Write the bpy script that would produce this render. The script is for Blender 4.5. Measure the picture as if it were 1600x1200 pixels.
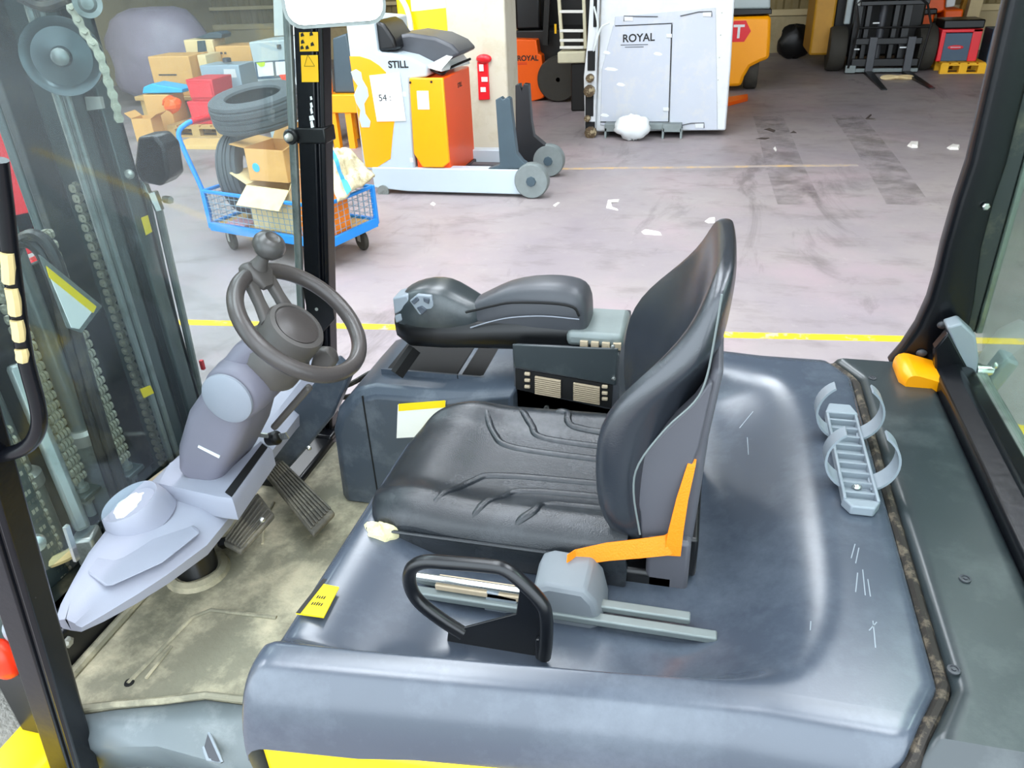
import bpy, math, random
import numpy as np
from mathutils import Vector, Matrix, noise
for _o in list(bpy.data.objects): bpy.data.objects.remove(_o)
SC = bpy.context.scene
COL = SC.collection
random.seed(7)

# ------------------------------------------------------------------ camera
CAMZ = 2.05
FPX = 1200.0
_n = np.array([100., 2136., FPX]); _n /= np.linalg.norm(_n)
_d = np.array([340., -690., FPX]); _d -= _n*(_d@_n); _d /= np.linalg.norm(_d)
_x = np.cross(_n, _d); _x /= np.linalg.norm(_x)
RW = np.array([_x, _d, -_n])            # rows: world axes in camera terms (right, down, forward)
cam_data = bpy.data.cameras.new('camera')
cam = bpy.data.objects.new('camera', cam_data); COL.objects.link(cam)
cam_data.sensor_width = 36.0; cam_data.lens = 36.0*FPX/1600.0
cam_data.clip_start = 0.05; cam_data.clip_end = 200
_m = Matrix(((RW[0,0], -RW[0,1], -RW[0,2], 0), (RW[1,0], -RW[1,1], -RW[1,2], 0),
             (RW[2,0], -RW[2,1], -RW[2,2], CAMZ), (0,0,0,1)))
cam.matrix_world = _m
SC.camera = cam

# ------------------------------------------------------------------ light
SC.view_settings.view_transform = 'Standard'; SC.view_settings.look = 'None'
SC.view_settings.gamma = 1.0; SC.view_settings.use_curve_mapping = False
SC.view_settings.exposure = 0.35
world = bpy.data.worlds.new('world'); SC.world = world; world.use_nodes = True
bg = world.node_tree.nodes['Background']
bg.inputs[0].default_value = (0.80, 0.91, 1.0, 1); bg.inputs[1].default_value = 3.2
def area(name, loc, rot, sx, sy, power, col):
    L = bpy.data.lights.new(name, 'AREA'); L.shape = 'RECTANGLE'; L.size = sx; L.size_y = sy
    L.energy = power; L.color = col
    o = bpy.data.objects.new(name, L); COL.objects.link(o); o.location = loc; o.rotation_euler = rot
    return o
# daylight falling through the roof lights of the hall (one lamp below each roof light panel)
SKY_X = [-9.0, -5.4, -1.8, 1.8, 5.4]
SKY_Y0 = -0.5
SKY_E = [9.5, 9.5, 8.0, 6.0, 4.0]          # where each unseen roof light ends, staggered to keep the back right dim
for _i, _sx in enumerate(SKY_X):
    _e = SKY_E[_i]
    area('roof_daylight', (_sx, (SKY_Y0+_e)/2, 6.05), (0, 0, 0), 1.5, _e-SKY_Y0, 20*(_e-SKY_Y0), (0.93, 0.97, 1.0))

def PY(x, y, Y):
    r = RW@np.array([x-800., y-600., FPX]); p = r*(Y/r[1]); return (p[0], p[1], CAMZ+p[2])
def PZ(x, y, Z):
    r = RW@np.array([x-800., y-600., FPX]); p = r*((Z-CAMZ)/r[2]); return (p[0], p[1], Z)
def PX(x, y, Xv):
    r = RW@np.array([x-800., y-600., FPX]); p = r*(Xv/r[0]); return (p[0], p[1], CAMZ+p[2])

# ------------------------------------------------------------------ materials
def lin(c):
    if isinstance(c, str):
        c = c.lstrip('#'); c = [int(c[i:i+2], 16)/255 for i in (0, 2, 4)]
    return tuple((v/12.92 if v <= .04045 else ((v+.055)/1.055)**2.4) for v in c)
MATS = {}
def M(name, col, rough=.5, metal=0., var=.12, vs=6., bump=0., bs=80., spec=.5, dirt=None, damt=.5, ds=3., dlo=.5, dhi=.62, coat=0., emit=0., stretch=None):
    m = bpy.data.materials.new(name); m.use_nodes = True; nt = m.node_tree; N = nt.nodes; L = nt.links
    b = N['Principled BSDF']; c = lin(col)
    b.inputs['Roughness'].default_value = rough; b.inputs['Metallic'].default_value = metal
    b.inputs['Specular IOR Level'].default_value = spec
    if coat: b.inputs['Coat Weight'].default_value = coat; b.inputs['Coat Roughness'].default_value = .12
    tc = N.new('ShaderNodeTexCoord'); vec = tc.outputs['Object']
    if stretch:
        mp = N.new('ShaderNodeMapping'); mp.inputs['Scale'].default_value = stretch; L.new(vec, mp.inputs[0]); vec = mp.outputs[0]
    nz = N.new('ShaderNodeTexNoise'); nz.inputs['Scale'].default_value = vs; nz.inputs['Detail'].default_value = 6; nz.inputs['Roughness'].default_value = .62
    L.new(vec, nz.inputs['Vector'])
    mx = N.new('ShaderNodeMix'); mx.data_type = 'RGBA'
    mx.inputs[6].default_value = tuple(max(0, v*(1-var)) for v in c)+(1,)
    mx.inputs[7].default_value = tuple(min(1, v*(1+var)) for v in c)+(1,)
    L.new(nz.outputs['Fac'], mx.inputs[0]); out = mx.outputs[2]
    if dirt is not None:
        n2 = N.new('ShaderNodeTexNoise'); n2.inputs['Scale'].default_value = ds; n2.inputs['Detail'].default_value = 9; n2.inputs['Roughness'].default_value = .7
        L.new(vec, n2.inputs['Vector'])
        mr = N.new('ShaderNodeMapRange'); mr.inputs[1].default_value = dlo; mr.inputs[2].default_value = dhi; mr.inputs[3].default_value = 0; mr.inputs[4].default_value = damt
        L.new(n2.outputs['Fac'], mr.inputs[0])
        m2 = N.new('ShaderNodeMix'); m2.data_type = 'RGBA'; m2.inputs[7].default_value = lin(dirt)+(1,)
        L.new(mr.outputs[0], m2.inputs[0]); L.new(out, m2.inputs[6]); out = m2.outputs[2]
    L.new(out, b.inputs['Base Color'])
    if bump:
        n3 = N.new('ShaderNodeTexNoise'); n3.inputs['Scale'].default_value = bs; n3.inputs['Detail'].default_value = 3
        L.new(vec, n3.inputs['Vector'])
        bp = N.new('ShaderNodeBump'); bp.inputs['Strength'].default_value = bump; bp.inputs['Distance'].default_value = .01
        L.new(n3.outputs['Fac'], bp.inputs['Height']); L.new(bp.outputs[0], b.inputs['Normal'])
    if emit:
        b.inputs['Emission Color'].default_value = c+(1,); b.inputs['Emission Strength'].default_value = emit
    MATS[name] = m; return m
def Mglass(name, tint, haze, gloss, haze_grad=None):
    m = bpy.data.materials.new(name); m.use_nodes = True; nt = m.node_tree; N = nt.nodes; L = nt.links
    N.remove(N['Principled BSDF']); out = N['Material Output']
    tr = N.new('ShaderNodeBsdfTransparent'); tr.inputs[0].default_value = lin(tint)+(1,)
    gl = N.new('ShaderNodeBsdfGlossy'); gl.inputs['Roughness'].default_value = .04
    df = N.new('ShaderNodeBsdfDiffuse'); df.inputs[0].default_value = (.82, .9, .95, 1)
    lw = N.new('ShaderNodeLayerWeight'); lw.inputs[0].default_value = .5
    p4 = N.new('ShaderNodeMath'); p4.operation = 'POWER'; p4.inputs[1].default_value = 4; L.new(lw.outputs['Facing'], p4.inputs[0])
    mu = N.new('ShaderNodeMath'); mu.operation = 'MULTIPLY_ADD'; mu.inputs[1].default_value = gloss*.6; mu.inputs[2].default_value = gloss*.03; L.new(p4.outputs[0], mu.inputs[0])
    m1 = N.new('ShaderNodeMixShader'); L.new(mu.outputs[0], m1.inputs[0]); L.new(tr.outputs[0], m1.inputs[1]); L.new(gl.outputs[0], m1.inputs[2])
    nz = N.new('ShaderNodeTexNoise'); nz.inputs['Scale'].default_value = 3; nz.inputs['Detail'].default_value = 8
    tc = N.new('ShaderNodeTexCoord'); L.new(tc.outputs['Object'], nz.inputs['Vector'])
    mr = N.new('ShaderNodeMapRange'); mr.inputs[1].default_value = .3; mr.inputs[2].default_value = .7; mr.inputs[3].default_value = haze*.6; mr.inputs[4].default_value = haze*1.3
    L.new(nz.outputs['Fac'], mr.inputs[0])
    fac = mr.outputs[0]
    if haze_grad:            # painted haze, stronger up the pane, standing in for its bright reflection
        sx = N.new('ShaderNodeSeparateXYZ'); L.new(tc.outputs['Object'], sx.inputs[0])
        dr = N.new('ShaderNodeMapRange'); dr.inputs[1].default_value = -.35; dr.inputs[2].default_value = .45; dr.inputs[3].default_value = haze_grad[0]; dr.inputs[4].default_value = haze_grad[1]; L.new(sx.outputs[2], dr.inputs[0])
        mm = N.new('ShaderNodeMath'); mm.operation = 'MULTIPLY'; L.new(fac, mm.inputs[0]); L.new(dr.outputs[0], mm.inputs[1]); fac = mm.outputs[0]
    m2 = N.new('ShaderNodeMixShader'); L.new(fac, m2.inputs[0]); L.new(m1.outputs[0], m2.inputs[1]); L.new(df.outputs[0], m2.inputs[2])
    L.new(m2.outputs[0], out.inputs[0]); MATS[name] = m; return m

M('hood_plastic', '#424a56', .25, var=.14, vs=3, bump=.015, bs=300, dirt='#7d858f', damt=.30, ds=5, dlo=.48, dhi=.75, spec=1.)
M('cover_plastic', '#2c3437', .32, var=.15, vs=3, bump=.02, bs=300, dirt='#79807f', damt=.25, ds=6, dlo=.52, dhi=.75, spec=.8)
M('dash_plastic', '#9699a6', .5, var=.06, vs=4, bump=.03, bs=400)
M('column_plastic', '#75737f', .48, var=.08, vs=4, bump=.03, bs=400)
M('console_plastic', '#444d58', .32, var=.1, vs=4, bump=.03, bs=300, dirt='#808890', damt=.3, ds=5)
M('grey_cap', '#8d929c', .45, var=.05)
M('wheel_rubber', '#4a4543', .3, var=.12, vs=8, bump=.05, bs=150)
M('wheel_spoke', '#56524f', .45, var=.15, vs=9, bump=.04, bs=200)
M('knob_black', '#4c4a48', .3, var=.1)
M('vinyl', '#22262a', .27, var=.18, vs=5, bump=.12, bs=420, dirt='#565a5e', damt=.35, ds=7, dlo=.5, dhi=.75, spec=.6)
M('vinyl_back', '#272c33', .27, var=.12, vs=5, bump=.08, bs=420, spec=1.)
M('seat_shell', '#55555b', .45, var=.1, vs=5)
M('foam', '#dcd3a6', .9, var=.08, bump=.5, bs=120)
M('black_paint', '#0e1014', .28, var=.2, vs=5, spec=.6)
M('pillar_paint', '#0b0d12', .26, var=.25, vs=6, bump=.03, bs=60, spec=.35, dirt='#6a6a66', damt=.4, ds=30, dlo=.68, dhi=.74)
M('old_paint', '#2a3030', .4, var=.3, vs=4, dirt='#6f6c56', damt=.6, ds=7, dlo=.5, dhi=.68)
M('mast_steel', '#434f4e', .28, var=.3, vs=3, dirt='#6d7770', damt=.5, ds=5, dlo=.48, dhi=.7, metal=.3, stretch=(3, 3, .6))
M('mast_grease', '#171c19', .35, var=.4, vs=6, dirt='#4d4a3a', damt=.6, ds=8)
M('chain_steel', '#b3b09c', .35, metal=.4, var=.2, vs=20, dirt='#5a5244', damt=.4, ds=30)
M('cyl_steel', '#8d9490', .3, metal=.5, var=.2, vs=6, dirt='#42453d', damt=.5, ds=9)
M('sheave_iron', '#4a5658', .25, metal=.6, var=.15, vs=8)
M('bright_steel', '#c9ccc8', .25, metal=.9, var=.1)
M('zinc', '#b8b9b0', .4, metal=.6, var=.15, vs=20)
M('hose', '#262320', .35, var=.2, dirt='#6d6554', damt=.5, ds=12)
M('mat_rubber', '#85826f', .7, var=.2, vs=5, bump=.25, bs=60, dirt='#d0c6a8', damt=.85, ds=4, dlo=.45, dhi=.62)
M('pedal_rubber', '#5d5a52', .6, var=.2, vs=12, bump=.2, bs=120, dirt='#99917e', damt=.6, ds=9)
M('truck_yellow', '#ffd400', .35, var=.05, vs=4, spec=.5)
M('side_plastic', '#6b7477', .4, var=.15, vs=4, dirt='#9aa0a0', damt=.4, ds=5)
M('step_steel', '#a9b4b9', .4, metal=.3, var=.12, vs=10)
M('belt_orange', '#ff8a00', .55, var=.08, vs=30, bump=.2, bs=300)
M('retractor', '#747a7f', .45, var=.1)
M('light_plastic', '#8b949c', .38, var=.08)
M('label_white', '#f1f4f0', .45, var=.03)
M('label_yellow', '#ffdd00', .45, var=.04)
M('label_amber', '#ffc414', .45, var=.04)
M('ink', '#181818', .6, var=.05)
M('red_ink', '#d5202a', .5, var=.05)
M('vent_beige', '#b9a88e', .6, var=.15, vs=20)
M('dark_gap', '#050506', .8, var=.1)
M('seam_rubber', '#241f1a', .7, var=.3, vs=30, dirt='#857764', damt=.5, ds=40)
M('worn_yellow', '#d9c48a', .7, var=.2, vs=20)
M('mirror', '#f2f2f2', .03, metal=1., var=0)
M('bolt', '#8f9498', .35, metal=.7, var=.1)
M('red_lens', '#ff3a1a', .3, var=.05)
M('tyre', '#4c5154', .75, var=.15, vs=8, bump=.2, bs=80)
M('tyre_black', '#37342d', .75, var=.2, vs=8, bump=.2, bs=80)
M('grit', '#8c8a83', .9, var=.5, vs=90, bump=.6, bs=120)
# hall
M('wall_beige', '#b9a983', .75, var=.1, vs=2, dirt='#8c7c5a', damt=.4, ds=1.2)
M('wall_brown', '#8a7a52', .7, var=.15, vs=2, dirt='#6d5d3a', damt=.5, ds=1.5)
M('roof_sheet', '#4d504f', .7, var=.1, vs=1)
M('column_cream', '#cdc7b4', .6, var=.05, vs=3, dirt='#b0a583', damt=.35, ds=3)
M('beam_beige', '#c9b78c', .65, var=.1)
M('line_yellow', '#f7c81e', .6, var=.1, vs=8, dirt='#b8a698', damt=.85, ds=9, dlo=.55, dhi=.62)
M('line_worn', '#c9a878', .6, var=.1, vs=8, dirt='#a59a94', damt=.95, ds=4, dlo=.42, dhi=.55)
M('cart_blue', '#1f8fe8', .35, var=.08)
M('wire', '#8fa9bb', .4, metal=.4, var=.1)
M('cardboard', '#e0ad68', .8, var=.08, vs=4, dirt='#b98546', damt=.3, ds=4)
M('cardboard_pale', '#ead2a0', .8, var=.08, vs=4, dirt='#c49a60', damt=.4, ds=4)
M('ply', '#dfb978', .7, var=.12, vs=3, stretch=(1, 8, 1))
M('orange_box', '#ff8a1e', .6, var=.06)
M('sack', '#cfc4a2', .85, var=.25, vs=8, bump=.4, bs=40, dirt='#7d7048', damt=.6, ds=10)
M('blue_band', '#3d9fdf', .6, var=.08)
M('rose_plate', '#c99aa6', .6, var=.1)
M('rt_white', '#b6c3ca', .35, var=.04, vs=3)
M('rt_grey', '#9fb4c0', .45, var=.08, vs=4)
M('rt_yellow', '#ffa400', .35, var=.04)
M('rt_orange', '#ff5500', .35, var=.05)
M('rt_dark', '#3d4e57', .45, var=.15)
M('rt_black', '#1a1c1f', .4, var=.2)
M('paper', '#dfe4e4', .6, var=.02)
M('fk_orange', '#ff6200', .4, var=.06)
M('fk_amber', '#ffa200', .35, var=.06, vs=4)
M('fk_dark', '#0d0b08', .5, var=.3)
M('fk_black', '#08090b', .35, var=.3)
M('fk_grey', '#43454a', .45, var=.2)
M('ochre', '#b5821a', .5, var=.2)
M('wm_white', '#cdd0d2', .4, var=.05, vs=3, dirt='#b0a890', damt=.25, ds=3)
M('wm_grey', '#b6bbc4', .42, var=.05, vs=3, dirt='#cfcabd', damt=.3, ds=4)
M('wm_rust', '#4c3b24', .7, var=.4, vs=20, dirt='#b7a987', damt=.7, ds=18)
M('stand_steel', '#7e8786', .5, metal=.3, var=.2, vs=12)
M('cream_metal', '#d8d2b4', .5, var=.12)
M('white_metal', '#f0efe8', .45, var=.06)
M('box_red', '#e63c46', .45, var=.06)
M('box_blue', '#38b5ea', .5, var=.06)
M('machine_grey', '#aeb9ba', .5, var=.06)
M('machine_pale', '#cfd6d3', .5, var=.05)
M('bag_grey', '#8d8290', .35, var=.25, vs=5, bump=.6, bs=9)
M('bag_black', '#0f0f10', .4, var=.3, bump=.4, bs=12)
M('wood', '#c9a468', .75, var=.15, vs=4)
M('pallet_yellow', '#f2b51a', .65, var=.12, vs=5)
M('red_gloss', '#e2202c', .3, var=.06)
M('blue_grey', '#3f566b', .45, var=.1)
M('green_tag', '#b6e02a', .6, var=.05)
M('red_tag', '#ff4a2a', .6, var=.05)
M('litter', '#d8d3cb', .8, var=.06)
M('yard', '#a8a7a2', .9, var=.1, vs=1)
M('stain', '#4a403c', .6, var=.2)
Mglass('front_glass', '#eef6f6', .05, 1.0, haze_grad=(.15, 1.5))
Mglass('rear_glass', '#d8e6dc', .04, 1.2)
def Mtrack():
    m = bpy.data.materials.new('track'); m.use_nodes = True; nt = m.node_tree; N = nt.nodes; L = nt.links
    b = N['Principled BSDF']; b.inputs['Base Color'].default_value = lin('#4f4745')+(1,); b.inputs['Roughness'].default_value = .6
    tc = N.new('ShaderNodeTexCoord'); nz = N.new('ShaderNodeTexNoise'); nz.inputs['Scale'].default_value = 2.6; nz.inputs['Detail'].default_value = 9; nz.inputs['Roughness'].default_value = .75
    L.new(tc.outputs['Object'], nz.inputs['Vector']); mr = N.new('ShaderNodeMapRange'); mr.inputs[1].default_value = .42; mr.inputs[2].default_value = .72; mr.inputs[3].default_value = 0; mr.inputs[4].default_value = .3
    L.new(nz.outputs['Fac'], mr.inputs[0]); L.new(mr.outputs[0], b.inputs['Alpha']); MATS['track'] = m
Mtrack()
# roof light panels: lit daylight windows
_rl = M('roof_light', '#eaf4ff', .6, var=0, emit=7.0)

# concrete floor with tyre tracks and stains
def concrete():
    m = bpy.data.materials.new('concrete'); m.use_nodes = True; nt = m.node_tree; N = nt.nodes; L = nt.links
    b = N['Principled BSDF']; tc = N.new('ShaderNodeTexCoord'); vec = tc.outputs['Object']
    def nz(scale, det=8, st=(1, 1, 1), dist=0.):
        mp = N.new('ShaderNodeMapping'); mp.inputs['Scale'].default_value = st; L.new(vec, mp.inputs[0])
        n = N.new('ShaderNodeTexNoise'); n.inputs['Scale'].default_value = scale; n.inputs['Detail'].default_value = det; n.inputs['Roughness'].default_value = .65
        n.inputs['Distortion'].default_value = dist; L.new(mp.outputs[0], n.inputs['Vector']); return n.outputs['Fac']
    def rng(f, a, c2, lo=0., hi=1.):
        r = N.new('ShaderNodeMapRange'); r.inputs[1].default_value = a; r.inputs[2].default_value = c2; r.inputs[3].default_value = lo; r.inputs[4].default_value = hi; L.new(f, r.inputs[0]); return r.outputs[0]
    def mix(f, a, c2):
        x = N.new('ShaderNodeMix'); x.data_type = 'RGBA'; L.new(f, x.inputs[0])
        if isinstance(a, tuple): x.inputs[6].default_value = a+(1,)
        else: L.new(a, x.inputs[6])
        x.inputs[7].default_value = c2+(1,); return x.outputs[2]
    c = mix(rng(nz(.5), .35, .65), lin('#8d8488'), lin('#9c9390'))
    c = mix(rng(nz(.9, 6), .5, .7, 0, .6), c, lin('#a38f94'))
    c = mix(rng(nz(2.2, 10, (1, 1.8, 1)), .52, .72, 0, .55), c, lin('#6a625f'))
    c = mix(rng(nz(1.1, 10, (1.6, .45, 1), .6), .58, .68, 0, .55), c, lin('#554f4c'))
    c = mix(rng(nz(9, 8), .62, .75, 0, .5), c, lin('#aaa19d'))
    L.new(c, b.inputs['Base Color']); 
    L.new(rng(nz(1.5), .3, .7, .38, .62), b.inputs['Roughness'])
    bp = N.new('ShaderNodeBump'); bp.inputs['Strength'].default_value = .08; L.new(nz(40, 4), bp.inputs['Height']); L.new(bp.outputs[0], b.inputs['Normal'])
    MATS['concrete'] = m
concrete()

# ------------------------------------------------------------------ mesh builder
def V(p): return np.array(p, float)
def unit(v):
    v = V(v); n = np.linalg.norm(v); return v/n if n > 1e-9 else v
def frame(d):
    d = unit(d); a = V((0, 0, 1)) if abs(d[2]) < .9 else V((1, 0, 0))
    u = unit(np.cross(a, d)); return u, np.cross(d, u), d
class MB:
    def __init__(s): s.v = []; s.f = []
    def add(s, vs, fs):
        o = len(s.v); s.v += [tuple(map(float, p)) for p in vs]; s.f += [tuple(i+o for i in f) for f in fs]; return s
    def box(s, c, size, ax=None):
        c = V(c); h = V(size)/2; A = np.eye(3) if ax is None else np.array(ax)
        vs = [c+A[0]*h[0]*a+A[1]*h[1]*b+A[2]*h[2]*d for a in (-1, 1) for b in (-1, 1) for d in (-1, 1)]
        return s.add(vs, [(0,1,3,2),(4,6,7,5),(0,4,5,1),(2,3,7,6),(0,2,6,4),(1,5,7,3)])
    def rot(s, c, size, rz=0., rx=0., ry=0.):
        m = Matrix.Rotation(rz, 3, 'Z')@Matrix.Rotation(ry, 3, 'Y')@Matrix.Rotation(rx, 3, 'X')
        return s.box(c, size, np.array(m).T)
    def bb(s, x0, x1, y0, y1, z0, z1): return s.box(((x0+x1)/2, (y0+y1)/2, (z0+z1)/2), (abs(x1-x0), abs(y1-y0), abs(z1-z0)))
    def beam(s, p0, p1, w, h, up=(0, 0, 1)):
        p0, p1 = V(p0), V(p1); d = p1-p0; L = np.linalg.norm(d); d = d/L; u = unit(np.cross(up, d)); k = np.cross(d, u)
        return s.box((p0+p1)/2, (L, w, h), (d, u, k))
    def loft(s, rings, closed=True, cap=True, loop=False):
        n = len(rings[0]); vs = [p for r in rings for p in r]; fs = []; R = len(rings)
        for i in range(R if loop else R-1):
            j = (i+1) % R
            for k in range(n if closed else n-1):
                l = (k+1) % n; fs.append((i*n+k, i*n+l, j*n+l, j*n+k))
        if cap and closed and not loop: fs += [tuple(range(n))[::-1], tuple((R-1)*n+k for k in range(n))]
        return s.add(vs, fs)
    def cyl(s, p0, p1, r, r1=None, seg=16, cap=True):
        r1 = r if r1 is None else r1; u, w, d = frame(V(p1)-V(p0))
        ring = lambda p, q: [V(p)+q*(math.cos(t)*u+math.sin(t)*w) for t in np.linspace(0, 2*math.pi, seg, endpoint=False)]
        return s.loft([ring(p0, r), ring(p1, r1)], cap=cap)
    def tube(s, path, r, seg=10, closed=False, smooth=0):
        P = [V(p) for p in path]
        if smooth: P = spline(P, smooth, closed)
        n = len(P); rings = []; pu = None
        for i in range(n):
            a = P[(i-1) % n] if (closed or i > 0) else P[i]; b = P[(i+1) % n] if (closed or i < n-1) else P[i]
            d = unit(b-a)
            if pu is None: u, w, _ = frame(d)
            else:
                u = unit(pu-d*(pu@d)); w = np.cross(d, u)
            pu = u; rr = r[i*len(r)//n] if isinstance(r, (list, tuple)) else r
            rings.append([P[i]+rr*(math.cos(t)*u+math.sin(t)*w) for t in np.linspace(0, 2*math.pi, seg, endpoint=False)])
        return s.loft(rings, loop=closed)
    def lathe(s, prof, o, d, seg=32, u=None):
        uu, w, d = frame(d); o = V(o); rings = []
        for r, h in prof: rings.append([o+d*h+max(r, 1e-4)*(math.cos(t)*uu+math.sin(t)*w) for t in np.linspace(0, 2*math.pi, seg, endpoint=False)])
        return s.loft(rings)
    def prism(s, poly, ext):
        a = [V(p) for p in poly]; e = V(ext); return s.loft([a, [p+e for p in a]])
    def prismxz(s, pts, y0, y1): return s.prism([(x, y0, z) for x, z in pts], (0, y1-y0, 0))
    def prismxy(s, pts, z0, z1): return s.prism([(x, y, z0) for x, y in pts], (0, 0, z1-z0))
    def prismyz(s, pts, x0, x1): return s.prism([(x0, y, z) for y, z in pts], (x1-x0, 0, 0))
    def grid(s, P):
        n, m = len(P), len(P[0]); return s.add([p for r in P for p in r], [(i*m+j, i*m+j+1, (i+1)*m+j+1, (i+1)*m+j) for i in range(n-1) for j in range(m-1)])
    def ball(s, c, r, seg=16, rings=10, ax=None):
        A = np.eye(3) if ax is None else np.array(ax); r = (r, r, r) if not isinstance(r, (tuple, list)) else r; c = V(c); R = []
        for i in range(rings+1):
            t = math.pi*i/rings; q = max(math.sin(t), 1e-3)
            R.append([c+A[0]*r[0]*q*math.cos(a)+A[1]*r[1]*q*math.sin(a)-A[2]*r[2]*math.cos(t) for a in np.linspace(0, 2*math.pi, seg, endpoint=False)])
        return s.loft(R)
    def build(s, name, mat, parent=None, smooth=35, bevel=0., bseg=2, wind=True, solid=0., sub=0):
        me = bpy.data.meshes.new(name); P = np.array(s.v); c = (P.min(0)+P.max(0))/2
        me.from_pydata([tuple(p-c) for p in P], [], s.f)
        if wind:
            import bmesh
            b = bmesh.new(); b.from_mesh(me); bmesh.ops.recalc_face_normals(b, faces=b.faces); b.to_mesh(me); b.free()
        o = bpy.data.objects.new(name, me); COL.objects.link(o)
        me.materials.append(MATS[mat])
        off = V((0, 0, 0))
        if parent is not None: o.parent = parent; off = V(parent.get('_w', (0, 0, 0)))
        o.location = c-off; o['_w'] = tuple(c)
        if solid: md = o.modifiers.new('s', 'SOLIDIFY'); md.thickness = solid; md.offset = -1
        if bevel:
            md = o.modifiers.new('b', 'BEVEL'); md.width = bevel; md.segments = bseg; md.limit_method = 'ANGLE'; md.angle_limit = math.radians(40)
        if sub: md = o.modifiers.new('u', 'SUBSURF'); md.levels = sub; md.render_levels = sub
        if smooth:
            me.polygons.foreach_set('use_smooth', [True]*len(me.polygons)); me.set_sharp_from_angle(angle=math.radians(smooth))
        me.update(); return o
def spline(P, k, closed=False):
    P = [V(p) for p in P]; n = len(P); out = []
    for i in range(n if closed else n-1):
        p0 = P[(i-1) % n] if (closed or i > 0) else P[i]*2-P[i+1]; p1 = P[i]; p2 = P[(i+1) % n]
        p3 = P[(i+2) % n] if (closed or i < n-2) else p2*2-p1
        for t in np.linspace(0, 1, k, endpoint=False):
            out.append(.5*((2*p1)+(-p0+p2)*t+(2*p0-5*p1+4*p2-p3)*t*t+(-p0+3*p1-3*p2+p3)*t**3))
    if not closed: out.append(P[-1])
    return out
def thing(name, loc, label, cat, group=None, rz=0.):
    o = bpy.data.objects.new(name, None); COL.objects.link(o); o.location = loc; o.rotation_euler = (0, 0, rz); o.empty_display_size = .1
    o['_w'] = tuple(loc) if not rz else (0, 0, 0)       # turned things are built in their own coordinates
    tag(o, label, cat, group); return o
def tag(o, label, cat, group=None):
    o['label'] = label; o['category'] = cat
    if group: o['group'] = group
    return o
def struct(o): o['kind'] = 'structure'; return o
def sstep(a, b, x):
    t = min(1., max(0., (x-a)/(b-a))); return t*t*(3-2*t)
def text(name, s, size, mat, parent, loc, xdir, ydir, depth=.0015, bold=.0):
    """flat printed lettering laid on a surface: loc = left baseline, xdir/ydir = writing and up directions"""
    cu = bpy.data.curves.new(name, 'FONT'); cu.body = s; cu.size = size; cu.extrude = depth; cu.offset = bold
    t = bpy.data.objects.new(name, cu); COL.objects.link(t)
    me = bpy.data.meshes.new_from_object(t); bpy.data.objects.remove(t)
    x = unit(xdir); y = unit(V(ydir)-x*(V(ydir)@x)); z = np.cross(x, y); mb = MB()
    mb.add([V(loc)+x*v.co[0]+y*v.co[1]+z*v.co[2] for v in me.vertices], [tuple(p.vertices) for p in me.polygons])
    return mb.build(name, mat, parent, smooth=0, wind=False)
def rrect(w, h, r, k=4):
    out = []
    for cx, cy, a in ((w/2-r, h/2-r, 0), (-w/2+r, h/2-r, 90), (-w/2+r, -h/2+r, 180), (w/2-r, -h/2+r, 270)):
        for i in range(k+1):
            t = math.radians(a+90*i/k); out.append((cx+r*math.cos(t), cy+r*math.sin(t)))
    return out
def sect(o, u, w, pts): return [V(o)+V(u)*a+V(w)*b for a, b in pts]
# ================================================================== THE HALL
RX0, RX1, RY0, RY1, RH = -12.0, 11.0, -1.6, 18.3, 6.3
struct(MB().bb(RX0, RX1, RY0, RY1, -.2, 0).build('floor', 'concrete', smooth=0))
def corrugated(x0, x1, z0, z1, y, pitch=.3, dep=.045):
    mb = MB(); pts = []; x = x0
    while x < x1-1e-6:
        for fx, fy in ((0, 0), (.35, 0), (.5, 1), (.85, 1)):
            pts.append((min(x+fx*pitch, x1), y-dep*fy))
        x += pitch
    pts.append((x1, y))
    poly = pts+[(x1, y+.08), (x0, y+.08)]
    a = [(px, py, z0) for px, py in pts]; b = [(px, py, z1) for px, py in pts]
    mb.grid([a, b]); mb.bb(x0, x1, y+.02, y+.1, z0, z1); return mb
struct(corrugated(RX0, RX1, .72, RH, RY1).build('wall_back', 'wall_brown', smooth=0, wind=False))
struct(MB().bb(RX0, RX1, RY1-.12, RY1+.1, 0, .72).build('wall_back_plinth', 'wall_beige', smooth=0))
_w = MB().bb(RX0, RX1, RY1-.17, RY1-.12, .70, .82)
struct(_w.build('trim_1', 'beam_beige', bevel=.01))
struct(MB().bb(RX0, RX1, RY1-.16, RY1-.1, 1.12, 1.2).build('trim_2', 'beam_beige', bevel=.01))
struct(MB().bb(RX0-.12, RX0, RY0, RY1+.1, 0, RH).build('wall_left', 'wall_beige', smooth=0))
struct(MB().bb(RX1, RX1+.12, RY0, RY1+.1, 0, RH).build('wall_right', 'wall_beige', smooth=0))
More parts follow.
